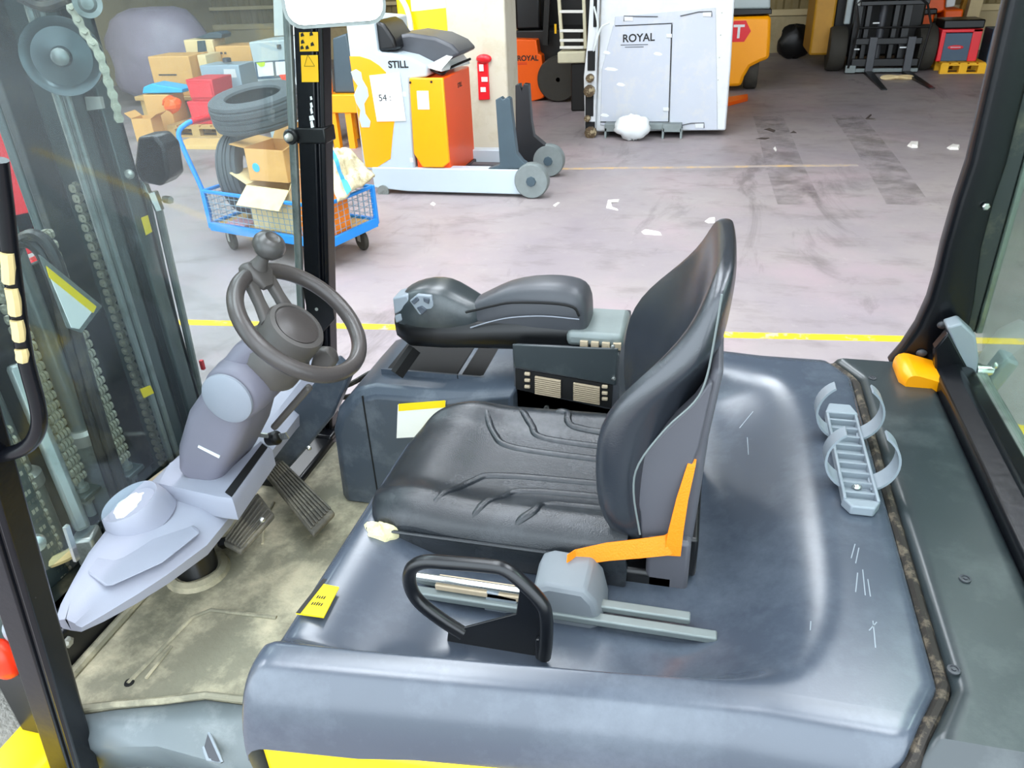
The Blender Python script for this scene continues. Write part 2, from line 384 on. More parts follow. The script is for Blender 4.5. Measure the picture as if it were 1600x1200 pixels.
# roof with long roof lights let into it
_c = MB(); xs = [RX0]
for sx in SKY_X: xs += [sx-.8, sx+.8]
xs.append(RX1)
for i in range(0, len(xs), 2): _c.bb(xs[i], xs[i+1], RY0, RY1, RH, RH+.12)
for sx in SKY_X:
    _c.bb(sx-.8, sx+.8, RY0, SKY_Y0, RH, RH+.12); _c.bb(sx-.8, sx+.8, SKY_E[SKY_X.index(sx)], RY1, RH, RH+.12)
struct(_c.build('ceiling', 'roof_sheet', smooth=0))
for i, sx in enumerate(SKY_X):
    SKY_Y1 = SKY_E[i]
    w = struct(MB().bb(sx-.8, sx+.8, SKY_Y0, SKY_Y1, RH+.05, RH+.08).build('window_%d' % (i+1), 'roof_light', smooth=0))
    for k in range(9):
        y = SKY_Y0+(k+.5)*(SKY_Y1-SKY_Y0)/9
        MB().bb(sx-.8, sx+.8, y-.04, y+.04, RH-.06, RH+.04).build('glazing_bar', 'fk_grey', w, smooth=0)
for k in range(5):
    y = -1.2+k*4.6
    struct(MB().bb(RX0, RX1, y-.06, y+.06, RH-.5, RH-.38).bb(RX0, RX1, y-.05, y+.05, RH-.12, RH-.02).build('trim_%d' % (3+k), 'beam_beige', smooth=0))
# unseen paved yard outside the open front, added to bounce daylight in
struct(MB().bb(RX0-8, RX1+8, RY0-14, RY0, -.22, -.01).build('floor_bounce_yard', 'yard', smooth=0))
# painted floor lines
def floorline(name, pix, w, mat):
    P = [V(PZ(x, y, 0)) for x, y in pix]; d = unit(P[-1]-P[0]); q = V((-d[1], d[0], 0))*w/2
    a = P[0]; b = P[-1]
    mb = MB().prism([a-q, b-q, b+q, a+q], (0, 0, .003)); return struct(mb.build(name, mat, smooth=0))
_a, _b = V(PZ(300, 504, 0)), V(PZ(1600, 534, 0)); _d = _b-_a
floorline('trim_9', [(120, 500), (1700, 536.5)], .075, 'line_yellow')
floorline('trim_10', [(560, 268), (1340, 258)], .07, 'line_worn')
# dark tyre tracks on the concrete
def track(name, pix, w):
    P = [V(PZ(x, y, 0)) for x, y in pix]; a, b = [], []
    for i, p in enumerate(P):
        d = unit(P[min(i+1, len(P)-1)]-P[max(i-1, 0)]); q = V((-d[1], d[0], 0))*w/2; a.append(p-q); b.append(p+q)
    struct(MB().prism(a+b[::-1], (0, 0, .002)).build(name, 'track', smooth=0))
track('trim_13', [(1200, 182), (1212, 215), (1226, 260), (1250, 320)], .38)
track('trim_14', [(1322, 180), (1350, 215), (1385, 265), (1420, 320)], .36)
# column
cl = MB(); c0 = V(PZ(798, 243, 0)); cw = .66
cl.bb(c0[0]-cw, c0[0], c0[1], c0[1]+.5, 0, RH)
col = cl.build('column', 'column_cream', bevel=.015); col.name = 'wall_column'; struct(col)
# ================================================================== THE FORKLIFT (seen from its left side)
TC = 1.315                                   # its centre line in depth
FK = thing('forklift', (-.4, TC, 0), 'dark grey and yellow forklift with black seat and open cab in the foreground', 'forklift')
def fp(mb, name, mat, **k): return mb.build(name, mat, k.pop('parent', FK), **k)

# ---- hood: shoulder, recessed seat deck, rear rise
def xend(Y):
    t = abs(Y-TC)
    return .375 if t < .46 else .375-.085*(t-.46)/.16
def crest(X): return .722+.075*min(1., max(0., (X+.62)/.75))
def deck(X, Y):
    yc = crest(X); yf = 2*TC-yc
    sN = sstep(yc+.004, yc+.05, Y); sF = 1-sstep(yf-.12, yf-.03, Y)
    q = abs(Y-TC)/.52
    rx = .26-.13*min(1., q)**5
    sR = 1-sstep(rx-.24, rx+.02, X)
    fr = .35+.65*sstep(-.62, -.36, X)
    return .098*sN*sF*sR*fr
def foff(Y): return .17*sstep(1.36, 1.50, Y)          # the hood front steps back beside the console
def hood_row(X0f, zf, n=74):
    """one cross row; X0f(Y) gives X, zf(Y, z) changes z"""
    row = []
    Xm = X0f(TC); yc = crest(X0f(.75)); a = .085
    for i in range(11):
        t = math.radians(90*i/10); Y = yc-a*math.cos(t)**.8; z = .985+.135*math.sin(t)
        row.append((X0f(Y), Y, zf(Y, z)))
    for i in range(1, n):
        s = i/n; s = .5-.5*math.cos(math.pi*s); Y = yc+(2*TC-2*yc)*s
        X = X0f(Y); row.append((X, Y, zf(Y, 1.12-deck(X, Y))))
    for i in range(11):
        t = math.radians(90-90*i/10); Y = 2*TC-yc+a*math.cos(t)**.8; z = .985+.135*math.sin(t)
        row.append((X0f(Y), Y, zf(Y, z)))
    return row
rows = [hood_row(lambda Y: -.605+foff(Y), lambda Y, z: .72), hood_row(lambda Y: -.632+foff(Y), lambda Y, z: min(.95, z)), hood_row(lambda Y: -.634+foff(Y), lambda Y, z: z-.035)]
for t in (25, 50, 75, 90):
    r = math.radians(t); rows.append(hood_row(lambda Y, r=r: -.634+foff(Y)+.035*(1-math.cos(r)), lambda Y, z, r=r: z-.035*(1-math.sin(r))))
for i in range(1, 61):
    s = i/60; rows.append(hood_row(lambda Y, s=s: -.599+foff(Y)+s*(xend(Y)-.012+.599-foff(Y)), lambda Y, z: z))
rows.append(hood_row(lambda Y: xend(Y)-.004, lambda Y, z: z-.004)); rows.append(hood_row(lambda Y: xend(Y), lambda Y, z: z-.012)); rows.append(hood_row(lambda Y: xend(Y), lambda Y, z: z-.06))
hood = fp(MB().grid(rows), 'hood', 'hood_plastic', smooth=50, wind=False)
# ---- rear cover
def rear_row(s, dz):
    f = lambda Y: (xend(Y)+.02)+s*(.565-(xend(Y)+.02))
    row = []
    for X, Y, z in hood_row(f, lambda Y, z: z): row.append((X, Y, (z if z < 1.11 else 1.122)-dz))
    return row
rr = [rear_row(0, .06), rear_row(0, .012), rear_row(.03, .004), rear_row(.08, 0)]+[rear_row(.08+.8*i/10, 0) for i in range(1, 11)]+[rear_row(.94, .006), rear_row(.98, .02), rear_row(1., .05), rear_row(1., .16)]
rear = fp(MB().grid(rr), 'rear_cover', 'cover_plastic', smooth=50, wind=False)
seam = [(xend(Y)+.01, Y, 1.104-(.02*max(0, abs(Y-TC)-.535)/.03)) for Y in np.linspace(.75, 1.88, 40)]
seam = [(.295, .67, 1.0), (.30, .70, 1.07)]+seam+[(.35, 1.915, 1.06)]
fp(MB().tube(seam, .0105, 8), 'seam_strip', 'seam_rubber')
for px in ((1490, 1047), (1363, 591), (1508, 905)):
    p = PZ(px[0], px[1], 1.123)
    fp(MB().lathe([(.009, 0), (.009, .002), (.006, .0025), (.006, .001), (.003, .001), (.003, .003), (0, .003)], p, (0, 0, 1), 16), 'screw', 'fk_grey')
# ---- yellow chassis side, counterweight
def yel(y0f, y1f): return [(-.615, y0f), (.30, y1f), (.58, y1f+.03), (.85, y1f+.12), (1.0, TC), (.85, 2*TC-y1f-.12), (.58, 2*TC-y1f-.03), (.30, 2*TC-y1f), (-.615, 2*TC-y0f)]
fp(MB().prismxy(yel(.645, .70), .22, 1.0), 'chassis', 'truck_yellow', bevel=.015)
fp(MB().prismxy([(.57, .80), (.72, .88), (.8, TC), (.72, 2*TC-.88), (.57, 2*TC-.80)], 1.0, 1.06), 'counterweight', 'truck_yellow', bevel=.02)
p = PY(1440, 590, 1.80)
fp(MB().loft([sect((p[0], 1.80-.02*i, p[2]), (1, 0, -.25), (0, 0, 1), [(a*s, b*s) for a, b in rrect(.12, .07, .03)]) for i, s in ((-3, .7), (-2, 1), (2, 1), (3, .8))]), 'counterweight_corner', 'fk_amber', smooth=50)
# ---- floor, side and step
FZ = .70
floor_pts = [(-1.285, .83), (-.6, .80), (-.6, 1.86), (-1.285, 1.86)]
ME = [PZ(x, y, FZ) for x, y in ((113, 1112), (180, 1104), (250, 1099), (320, 1090), (392, 1098), (470, 1115))]
fm = fp(MB().prismxy([(x, y) for x, y, z in ME]+[(-.60, .95), (-.60, 1.86), (-1.28, 1.86), (-1.28, .86)], FZ-.02, FZ), 'floor_mat', 'mat_rubber', bevel=.006)
# moulded lip and relief lines of the mat
fp(MB().tube([V(p)+V((0, .004, .003)) for p in ME], .008, 8), 'mat_edge', 'mat_rubber', parent=fm)
fp(MB().tube([(-1.272, .85, FZ+.006), (-1.272, 1.3, FZ+.006), (-1.272, 1.85, FZ+.006)], .012, 8), 'mat_edge', 'mat_rubber', parent=fm)
rl = [PZ(200, 1068, FZ+.002), PZ(300, 965, FZ+.002), PZ(330, 953, FZ+.002), PZ(432, 965, FZ+.002)]
fp(MB().tube(rl, .005, 6), 'mat_ridge', 'mat_rubber', parent=fm)
rl = [PZ(228, 1060, FZ+.002), PZ(268, 1010, FZ+.002)]
fp(MB().tube(rl, .004, 6), 'mat_ridge', 'mat_rubber', parent=fm)
rl = [PZ(410, 850, FZ+.002), PZ(412, 815, FZ+.002), PZ(428, 785, FZ+.002)]
fp(MB().tube(rl, .004, 6), 'mat_ridge', 'mat_rubber', parent=fm)
fp(MB().lathe([(.011, 0), (.009, .004), (.005, .004), (.004, 0)], PZ(202, 1067, FZ), (0, 0, 1), 12), 'mat_button', 'dark_gap', parent=fm)
lo = [PY(x, y, Y) for x, y, Y in ((118, 1168, .79), (180, 1162, .79), (250, 1163, .79), (320, 1182, .80), (392, 1215, .81), (470, 1260, .82))]
up = [(x, y, FZ-.012) for x, y, z in ME]
mid = [((V(a)+V(b))/2+V((0, -.006, .006))) for a, b in zip(up, lo)]
sd = fp(MB().loft([list(map(V, up)), mid, list(map(V, lo)), [V(p)+V((0, .04, -.12)) for p in lo]], closed=False), 'side_panel', 'side_plastic', smooth=60, wind=False, solid=.008)
_u, _l = V(up[3]), V(lo[3]); _d = _l-_u; _o = V((0, -.004, .004))
ga = [_u+_d*.30+V((-.03, 0, 0)), _u+_d*.30+V((-.004, 0, 0)), _u+_d*1.02+V((.045, 0, 0)), _u+_d*1.02+V((.012, 0, 0))]
fp(MB().prism([p+_o for p in ga], _o*.5), 'grip_slot', 'fk_grey', parent=sd, smooth=0)
fp(MB().tube([p+_o*1.2 for p in ga], .0035, 6, closed=True), 'grip_rim', 'light_plastic', parent=sd)
st = fp(MB().bb(-1.24, -.62, .62, .98, .43, .46), 'step', 'step_steel', bevel=.008)
for i in range(11): fp(MB().bb(-1.2+i*.05, -1.182+i*.05, .64, .96, .46, .466), 'tread_rib', 'step_steel', parent=st, bevel=.002)
# yellow front wing under the near pillar, tyre and red lamp beside it
fend = [(-1.47, .585), (-1.40, .60), (-1.29, .60), (-1.25, .585), (-1.24, .53), (-1.235, .30), (-1.5, .30)]
fp(MB().prismxz(fend, .66, .875), 'front_wing', 'truck_yellow', bevel=.02, bseg=3)
fp(MB().lathe([(.20, 0), (.34, .0), (.36, .03), (.36, .2), (.34, .23), (.2, .23)], (-1.58, .70, .30), (0, 1, 0), 40), 'front_tyre', 'grit', smooth=40)
fp(MB().ball(PY(5, 1030, .80), (.035, .03, .05)), 'red_lamp', 'red_lens')
fp(MB().ball(PY(22, 985, .83), (.02, .02, .03)), 'lamp_housing', 'light_plastic')
# black bulkhead under the dash
fp(MB().bb(-1.38, -1.285, .80, 1.86, .45, .80), 'bulkhead', 'black_paint', bevel=.01)
fp(MB().bb(-1.30, -1.10, 1.60, 1.9, .62, FZ+.02), 'bulkhead_foot', 'black_paint', bevel=.01)
p = V(PX(105, 1003, -1.283)); fp(MB().lathe([(.013, 0), (.013, .006), (.007, .01), (0, .01)], p, (1, 0, 0), 6), 'bolt', 'zinc', smooth=30)
p = V(PX(115, 978, -1.283)); fp(MB().lathe([(.008, 0), (.006, .006), (0, .008)], p, (1, 0, 0), 8), 'bolt', 'zinc')
# black post under the dash, with rubber collar
p = PZ(310, 893, FZ)
fp(MB().cyl((p[0], p[1], FZ), (p[0]-.06, p[1]+.05, .93), .052, .06, 24), 'dash_post', 'black_paint')
fp(MB().lathe([(.08, 0), (.075, .012), (.06, .018), (.055, .012)], (p[0], p[1], FZ), (0, 0, 1), 24), 'post_collar', 'mat_rubber')

# ---- pillars of the cab
def pillar(p0, p1, name):
    p0, p1 = V(p0), V(p1); d = unit(p1-p0); a = p0-d*((p0[2]-.52)/d[2]); b = p0+d*((2.22-p0[2])/d[2])
    pts = [(-.036, -.028), (.012, -.028), (.016, -.018), (.022, -.018), (.026, -.028), (.036, -.022), (.038, .02), (.03, .028), (-.03, .028), (-.038, .02), (-.038, -.02)]
    return fp(MB().loft([sect(a, (1, 0, -.15), (0, 1, 0), pts), sect(b, (1, 0, -.15), (0, 1, 0), pts)]), name, 'pillar_paint', smooth=25, bevel=.003), a, b
fpn, na, nb = pillar(PY(104, 1150, .77), PY(-4, 790, .77), 'front_pillar')
fpf, fa, fb = pillar(PY(508, 665, 1.9), PY(489, 50, 1.9), 'front_pillar')
def on_f(z, dx=0, dy=0): t = (z-fa[2])/(fb[2]-fa[2]); q = fa+(fb-fa)*t; return V((q[0]+dx, q[1]+dy, q[2]))
# stickers, worn marks and clamp on the far front pillar
def psticker(z0, z1, w, mat, name, dx=.0, off=.0305):
    return fp(MB().prism([on_f(z0, dx-w/2, -off), on_f(z0, dx+w/2, -off), on_f(z1, dx+w/2, -off), on_f(z1, dx-w/2, -off)], (0, -.0015, 0)), name, mat, parent=fpf, smooth=0)
zz = lambda y: PY(490, y, 1.87)[2]
s1 = psticker(zz(80), zz(50), .05, 'label_amber', 'warning_sticker', .004)
s2 = psticker(zz(128), zz(86), .046, 'label_amber', 'warning_sticker', .004)
for k, (dx, z) in enumerate(((-.012, zz(55)), (.012, zz(54)), (-.012, zz(66)), (.014, zz(70)), (-.014, zz(75)), (0, zz(75)))):
    q = on_f(z, dx, -.0325); fp(MB().prism([q+V((-.005, 0, -.003)), q+V((.005, 0, -.001)), q+V((.002, 0, .007)), q+V((-.004, 0, .004))], (0, -.0005, 0)), 'pictogram', 'ink', parent=fpf, smooth=0)
q = on_f(zz(103), .004, -.0325); tri = [q+V((-.014, 0, 0)), q+V((.014, 0, 0)), q+V((0, 0, .026))]
fp(MB().tube(tri, .0009, 4, closed=True), 'warning_triangle', 'ink', parent=fpf); fp(MB().beam(q+V((0, 0, .006)), q+V((0, 0, .017)), .0015, .0015), 'warning_mark', 'ink', parent=fpf)
for z, w, h in ((zz(153), .006, .010), (zz(164), .007, .014), (zz(173), .007, .016), (zz(184), .014, .014), (zz(194), .009, .020)):
    q = on_f(z, .006, -.0325); fp(MB().prism([q+V((-w/2, 0, -h/2)), q+V((w/2, 0, -h/3)), q+V((w/3, 0, h/2)), q+V((-w/2, 0, h/3))], (0, -.0005, 0)), 'paint_scrape', 'label_white', parent=fpf, smooth=0)
q = on_f(zz(212), 0, 0)
fp(MB().box(q+V((.002, -.006, 0)), (.084, .062, .04)), 'clamp', 'fk_black', parent=fpf, bevel=.004)
fp(MB().lathe([(.018, 0), (.02, .004), (.02, .018), (.017, .022)], q+V((-.05, -.03, 0)), (0, -1, 0), 20), 'rubber_foot', 'fk_black', parent=fpf)
fp(MB().lathe([(.011, 0), (.009, .012), (.004, .02), (0, .021)], q+V((-.05, -.052, 0)), (0, -1, 0), 14), 'clamp_nut', 'zinc', parent=fpf)
fp(MB().prism([on_f(1.24, -.035, -.04), on_f(1.24, .05, -.04), on_f(1.24, .05, -.04)+V((0, 0, -.1)), on_f(1.24, .0, -.04)+V((0, 0, -.15)), on_f(1.24, -.035, -.04)+V((0, 0, -.1))], (0, -.008, 0)), 'pillar_bracket', 'fk_black', parent=fpf, bevel=.002)
for z in (zz(434), zz(478)): fp(MB().lathe([(.005, 0), (.005, .003), (0, .004)], on_f(z, .01, -.05), (0, -1, 0), 8), 'bolt', 'zinc', parent=fpf)
fp(MB().bb(fa[0]-.05, fa[0]+.08, fa[1]-.06, fa[1]+.05, .66, .73), 'pillar_foot', 'black_paint', parent=fpf, bevel=.008)
# windscreen between the pillars
def on_w(z, Y, dx): t = (z-fa[2])/(fb[2]-fa[2]); return V((fa[0]+(fb[0]-fa[0])*t+dx, Y, z))
ws = fp(MB().prism([on_w(1.07, .84, -.055), on_w(1.07, 1.865, -.055), on_w(2.2, 1.865, -.055), on_w(2.2, .84, -.055)], (.005, 0, 0)), 'windscreen', 'front_glass', smooth=0)
for Y in (1.872,):
    fp(MB().beam(on_w(1.05, Y, -.052), on_w(2.2, Y, -.052), .016, .02, up=(1, 0, 0)), 'seal', 'cyl_steel', parent=ws, bevel=.003)
# rear pillars: curved foot
def rearpillar(far):
    ed = [(1388, 562), (1407, 540), (1430, 505), (1448, 465), (1461, 420), (1470, 380), (1490, 310), (1510, 250), (1540, 120), (1567, 0)]
    rings = []
    prof = [PY(x, y, 1.9) for x, y in ed]; prof.append((prof[-1][0]-.01, 1.9, 2.22))
    for i, (X, _, Z) in enumerate(prof):
        w = (.13, .125, .115, .1, .088, .082, .078, .076, .075, .075, .075)[i]
        Y = 1.9 if far else 2*TC-1.9
        rings.append(sect((X+w/2, Y, Z), (1, 0, 0), (0, 1, 0), rrect(w, .055, .016, 3)))
    return fp(MB().loft(rings), 'rear_pillar', 'pillar_paint', smooth=40)
rpf = rearpillar(True); rpn = rearpillar(False)
for x, y in ((1473, 508), (1440, 552)):
    fp(MB().ball(PY(x, y, 1.868), (.013, .007, .010), 12, 8), 'bolt', 'fk_grey', parent=rpf)
fp(MB().lathe([(.008, 0), (.008, .006), (.005, .008), (0, .008)], PY(1540, 322, 1.868), (0, -1, 0), 6), 'bolt', 'bright_steel', parent=rpf, smooth=30)
# rear window, its frame and cross bar
rwx = .655
rw = fp(MB().bb(rwx, rwx+.005, .78, 1.93, 1.13, 2.2), 'rear_window', 'rear_glass', smooth=0)
fp(MB().bb(rwx-.045, rwx+.0, 1.895, 1.935, 1.2, 2.2), 'window_frame', 'old_paint', parent=rw, bevel=.004)
fp(MB().bb(rwx+.0, rwx+.016, 1.89, 1.94, 1.2, 2.2), 'window_seal', 'cyl_steel', parent=rw, bevel=.004)
fp(MB().bb(rwx-.012, rwx+.02, .78, 1.86, 1.10, 1.14), 'window_rail', 'cyl_steel', parent=rw, bevel=.004)
fp(MB().lathe([(.010, 0), (.008, .008), (0, .01)], (rwx-.02, 1.893, 1.81), (0, -1, 0), 12), 'bolt', 'bolt', parent=rw)
fp(MB().lathe([(.016, 0), (.016, .03)], (rwx-.035, 1.90, 1.88), (0, 0, 1), 12), 'hinge', 'fk_grey', parent=rw)
cb = fp(MB().prismxz([(.555, 1.145), (.60, 1.165), (.645, 1.15), (.65, 1.02), (.56, 1.02)], .70, 1.90), 'rear_cross_bar', 'pillar_paint', bevel=.008)
# hinge plate and latch block at the foot of the far rear pillar
hp = [PY(x, y, 1.80) for x, y in ((1480, 512), (1503, 505), (1525, 525), (1530, 560), (1520, 640), (1500, 655), (1510, 590))]
lt = fp(MB().prism(hp, (0, .05, 0)), 'window_hinge', 'light_plastic', bevel=.005)
fp(MB().prism([PY(x, y, 1.795) for x, y in ((1461, 545), (1482, 520), (1512, 575), (1505, 645), (1462, 620))], (0, .03, 0)), 'hinge_plate', 'pillar_paint', bevel=.004)
b0 = V(PY(1560, 578, 1.82))
fp(MB().rot(b0, (.035, .06, .085), 0, 0, .35), 'latch_block', 'light_plastic', parent=lt, bevel=.008)
fp(MB().cyl(b0+V((-.05, -.01, .0)), b0+V((-.01, -.01, 0)), .014), 'latch_pin', 'bright_steel', parent=lt)
for dz in (-.025, .025): fp(MB().ball(b0+V((-.02, -.028, dz)), .008, 10, 6), 'bolt', 'bright_steel', parent=lt)
# overhead guard above the view
for Y in (.77, 1.9):
    fp(MB().beam((nb[0]-.02, Y, 2.24), (.62, Y, 2.24), .06, .05), 'roof_rail', 'pillar_paint', bevel=.008)
for X in np.linspace(-.85, .55, 8):
    fp(MB().bb(X-.012, X+.012, .77, 1.9, 2.22, 2.26), 'roof_bar', 'pillar_paint')
# mirror near the roof
mc = V(PY(519, -22, 1.66)); vd = unit(V((.05, -.35, CAMZ-.02))-V((0, 0, CAMZ-.45))); 
nrm = unit(V((.55, -.83, .08))); mu = unit(np.cross((0, 0, 1), nrm)); mw = np.cross(nrm, mu)
mrr = fp(MB().loft([sect(mc-nrm*.035, mu, mw, rrect(.16, .10, .03)), sect(mc-nrm*.02, mu, mw, rrect(.212, .15, .035)), sect(mc, mu, mw, rrect(.216, .154, .036))]), 'rear_view_mirror', 'cyl_steel', smooth=40)
gl = []
for i in range(9):
    gl.append([mc+nrm*(.0015+.004*(1-(2*i/8-1)**2)*(1-(2*j/8-1)**2))+mu*.204*(i/8-.5)+mw*.142*(j/8-.5) for j in range(9)])
fp(MB().loft([sect(mc+nrm*.0, mu, mw, rrect(.204, .142, .032)), sect(mc+nrm*.003, mu, mw, rrect(.202, .140, .031))]), 'mirror_glass', 'mirror', parent=mrr, smooth=0)
fp(MB().tube([mc-nrm*.03, mc-nrm*.08, on_f(2.0, .02, -.02)], .009, 8), 'mirror_arm', 'black_paint', parent=mrr)
# grab handle on the near pillar
gp = [PY(x, y, .775) for x, y in ((-2, 250), (8, 330), (16, 400), (38, 550), (58, 630), (60, 668), (44, 696), (10, 710), (-35, 716))]
gh = fp(MB().tube(gp, .0115, 12, smooth=5), 'grab_handle', 'pillar_paint')
for (xa, ya), (xb, yb) in (((14, 395), (17, 440)), ((21, 450), (27, 490)), ((29, 500), (33, 530)), ((36, 545), (38, 562))):
    fp(MB().tube([PY(xa-3, ya, .767), PY((xa+xb)/2-2, (ya+yb)/2, .766), PY(xb-3, yb, .767)], .0085, 8), 'worn_paint', 'worn_yellow', parent=gh)
# ---- dash
ds = [(.845, -1.195, -1.135, .935, .03), (.88, -1.21, -1.11, .948, .045), (.94, -1.228, -1.075, .958, .055), (1.0, -1.245, -1.045, .965, .06), (1.1, -1.262, -1.015, .968, .065),
      (1.2, -1.265, -1.015, .972, .065), (1.32, -1.262, -1.03, .978, .065), (1.45, -1.25, -1.045, .985, .07), (1.6, -1.235, -1.055, .995, .08), (1.74, -1.215, -1.06, 1.01, .1), (1.86, -1.19, -1.07, 1.02, .08)]
rings = []
for Y, x0, x1, z, h in ds:
    w = x1-x0
    rings.append([(x0, Y, z-h*.35), (x0+.012, Y, z-.006), (x0+.03, Y, z), (x0+w*.45, Y, z), (x1-w*.22, Y, z-.008), (x1-.012, Y, z-h*.42), (x1, Y, z-h*.55), (x1-.006, Y, z-h), (x0+w*.5, Y, z-h*1.05), (x0+.01, Y, z-h)])
dash = fp(MB().loft(rings), 'dash_panel', 'dash_plastic', smooth=32, bevel=.004)
# raised tray on the near end of the dash
pl = [PZ(x, y, .966) for x, y in ((132, 885), (150, 858), (300, 812), (312, 822), (250, 870), (172, 905), (160, 906))]
fp(MB().loft([[V(p)+V((0, 0, -.012)) for p in pl], [V(p)*.985+V((pl[3][0], pl[3][1], 0))*.015*0+V((0, 0, .012)) for p in pl]]), 'dash_tray', 'dash_plastic', parent=dash, bevel=.006)
# round pot with torn sticker
pc = V(PZ(219, 804, .965)); pn = unit((-.22, -.16, 1))
pot = fp(MB().lathe([(.080, -.012), (.075, .014), (.068, .040), (.064, .045), (.058, .042), (.053, .033), (0, .030)], pc, pn, 40), 'cup_pot', 'dash_plastic', parent=dash, smooth=50)
pu = unit(np.cross((0, 1, 0), pn)); pv = np.cross(pn, pu)
rnd = random.Random(3)
patch = [pc+pn*.0315+pu*(.045*math.cos(a)*(1 if math.cos(a) < .2 else .45)+rnd.uniform(-.005, .005))+pv*(.046*math.sin(a)*.85+rnd.uniform(-.005, .005))-pu*.004 for a in np.linspace(0, 6.28, 26, endpoint=False)]
fp(MB().prism(patch, pn*.0012), 'torn_sticker', 'label_white', parent=dash, smooth=0)
# collar around the foot of the column
cr = [PZ(x, y, 1.0) for x, y in ((243, 760), (262, 726), (300, 705), (352, 745), (412, 690), (425, 700), (365, 785), (340, 782))]
fp(MB().loft([[V(p)+V((0, 0, -.05)) for p in cr], [V(p)+V((0, 0, -.005)) for p in cr], [(V(p)-V(np.mean(cr, 0)))*.94+V(np.mean(cr, 0))+V((0, 0, .006)) for p in cr]]), 'column_collar', 'dash_plastic', parent=dash, smooth=40)
fp(MB().prism([V(p)+V((0, 0, .0005)) for p in [PZ(x, y, 1.006) for x, y in ((352, 770), (362, 777), (418, 700), (410, 694))]], (0, 0, .002)), 'collar_gap', 'dark_gap', parent=dash, smooth=0)
for x, y in ((410, 812), (483, 700), (283, 871)):
    p = V(PZ(x, y, .93)); fp(MB().ball(p, .007, 10, 6), 'screw', 'bright_steel', parent=dash)
# far upright of the dash beside the pillar
fp(MB().prism([PY(x, y, 1.62) for x, y in ((420, 760), (410, 700), (455, 640), (520, 565), (545, 590), (520, 650), (480, 700), (440, 745))], (0, .05, 0)), 'dash_wing', 'console_plastic', bevel=.008)

# ---- steering column and wheel
WA = math.radians(42); WC = V((-.8185, 1.33, 1.386)); WN = V((math.sin(WA), 0, math.cos(WA))); WU = V((math.cos(WA), 0, -math.sin(WA))); WV = V((0, 1., 0))
def ax(s, du=0, dv=0): return WC-WN*s+WU*du+WV*dv
colm = fp(MB().loft([sect(ax(s, du), WU, WV, rrect(a, b, r)) for s, du, a, b, r in ((.49, .035, .10, .20, .025), (.44, .02, .125, .20, .03), (.34, .0, .14, .18, .03), (.27, -.01, .125, .165, .035), (.22, -.02, .10, .15, .035))]), 'steering_column', 'column_plastic', smooth=45)
fp(MB().loft([sect(ax(s, du), WU, WV, rrect(a, b, r)) for s, du, a, b, r in ((.28, -.055, .03, .15, .012), (.22, -.05, .05, .16, .02), (.12, -.045, .055, .15, .025), (.08, -.04, .03, .12, .012))]), 'column_spine', 'column_plastic', parent=colm, smooth=50)
hs = ax(.19, -.01)
fp(MB().lathe([(.03, -.115), (.055, -.112), (.064, -.10), (.068, -.06), (.068, .06), (.064, .1), (.055, .112), (.03, .115)], hs, WV, 36), 'tilt_housing', 'column_plastic', parent=colm, smooth=50)
cap = hs+V((0, -.116, 0))
fp(MB().lathe([(.058, .0), (.058, .006), (.05, .011), (0, .013)], cap, (-.0, -1, 0.0), 40), 'housing_cap', 'grey_cap', parent=colm, smooth=50)
fp(MB().lathe([(.075, 0), (.075, .05), (.06, .075), (.04, .09)], ax(.15), WN, 30), 'column_neck', 'wheel_spoke', parent=colm, smooth=50)
sc = PY(345, 720, 1.24); fp(MB().beam(V(PY(310, 697, 1.235)), V(PY(343, 714, 1.235)), .004, .006), 'scratch', 'label_white', parent=colm)
# tilt lever, ignition switch, direction lever
fp(MB().beam(PY(428, 668, 1.43), PY(484, 604, 1.43), .022, .018), 'tilt_lever', 'wheel_spoke', parent=colm, bevel=.006)
kp = V(PY(432, 684, 1.44)); kd = unit((.75, -.2, .35))
fp(MB().lathe([(.017, -.03), (.019, 0), (.015, .006), (.008, .008)], kp, kd, 20), 'ignition_switch', 'fk_black', parent=colm)
fp(MB().box(kp+kd*.03, (.03, .003, .018), (kd, unit(np.cross(kd, (0, 0, 1))), unit(np.cross(np.cross(kd, (0, 0, 1)), kd)))), 'key', 'bright_steel', parent=colm)
fp(MB().box(kp+V((-.03, -.012, .012)), (.03, .004, .012)), 'switch_clip', 'zinc', parent=colm)
pp = V(PY(508, 562, 1.42)); fp(MB().loft([sect(pp+V((0, .0, .0))+WN*t, WU, WV, rrect(.055*k, .03, .012)) for t, k in ((-.03, .7), (-.005, 1), (.02, .9), (.03, .5))]), 'direction_lever', 'wheel_spoke', parent=colm, smooth=50)
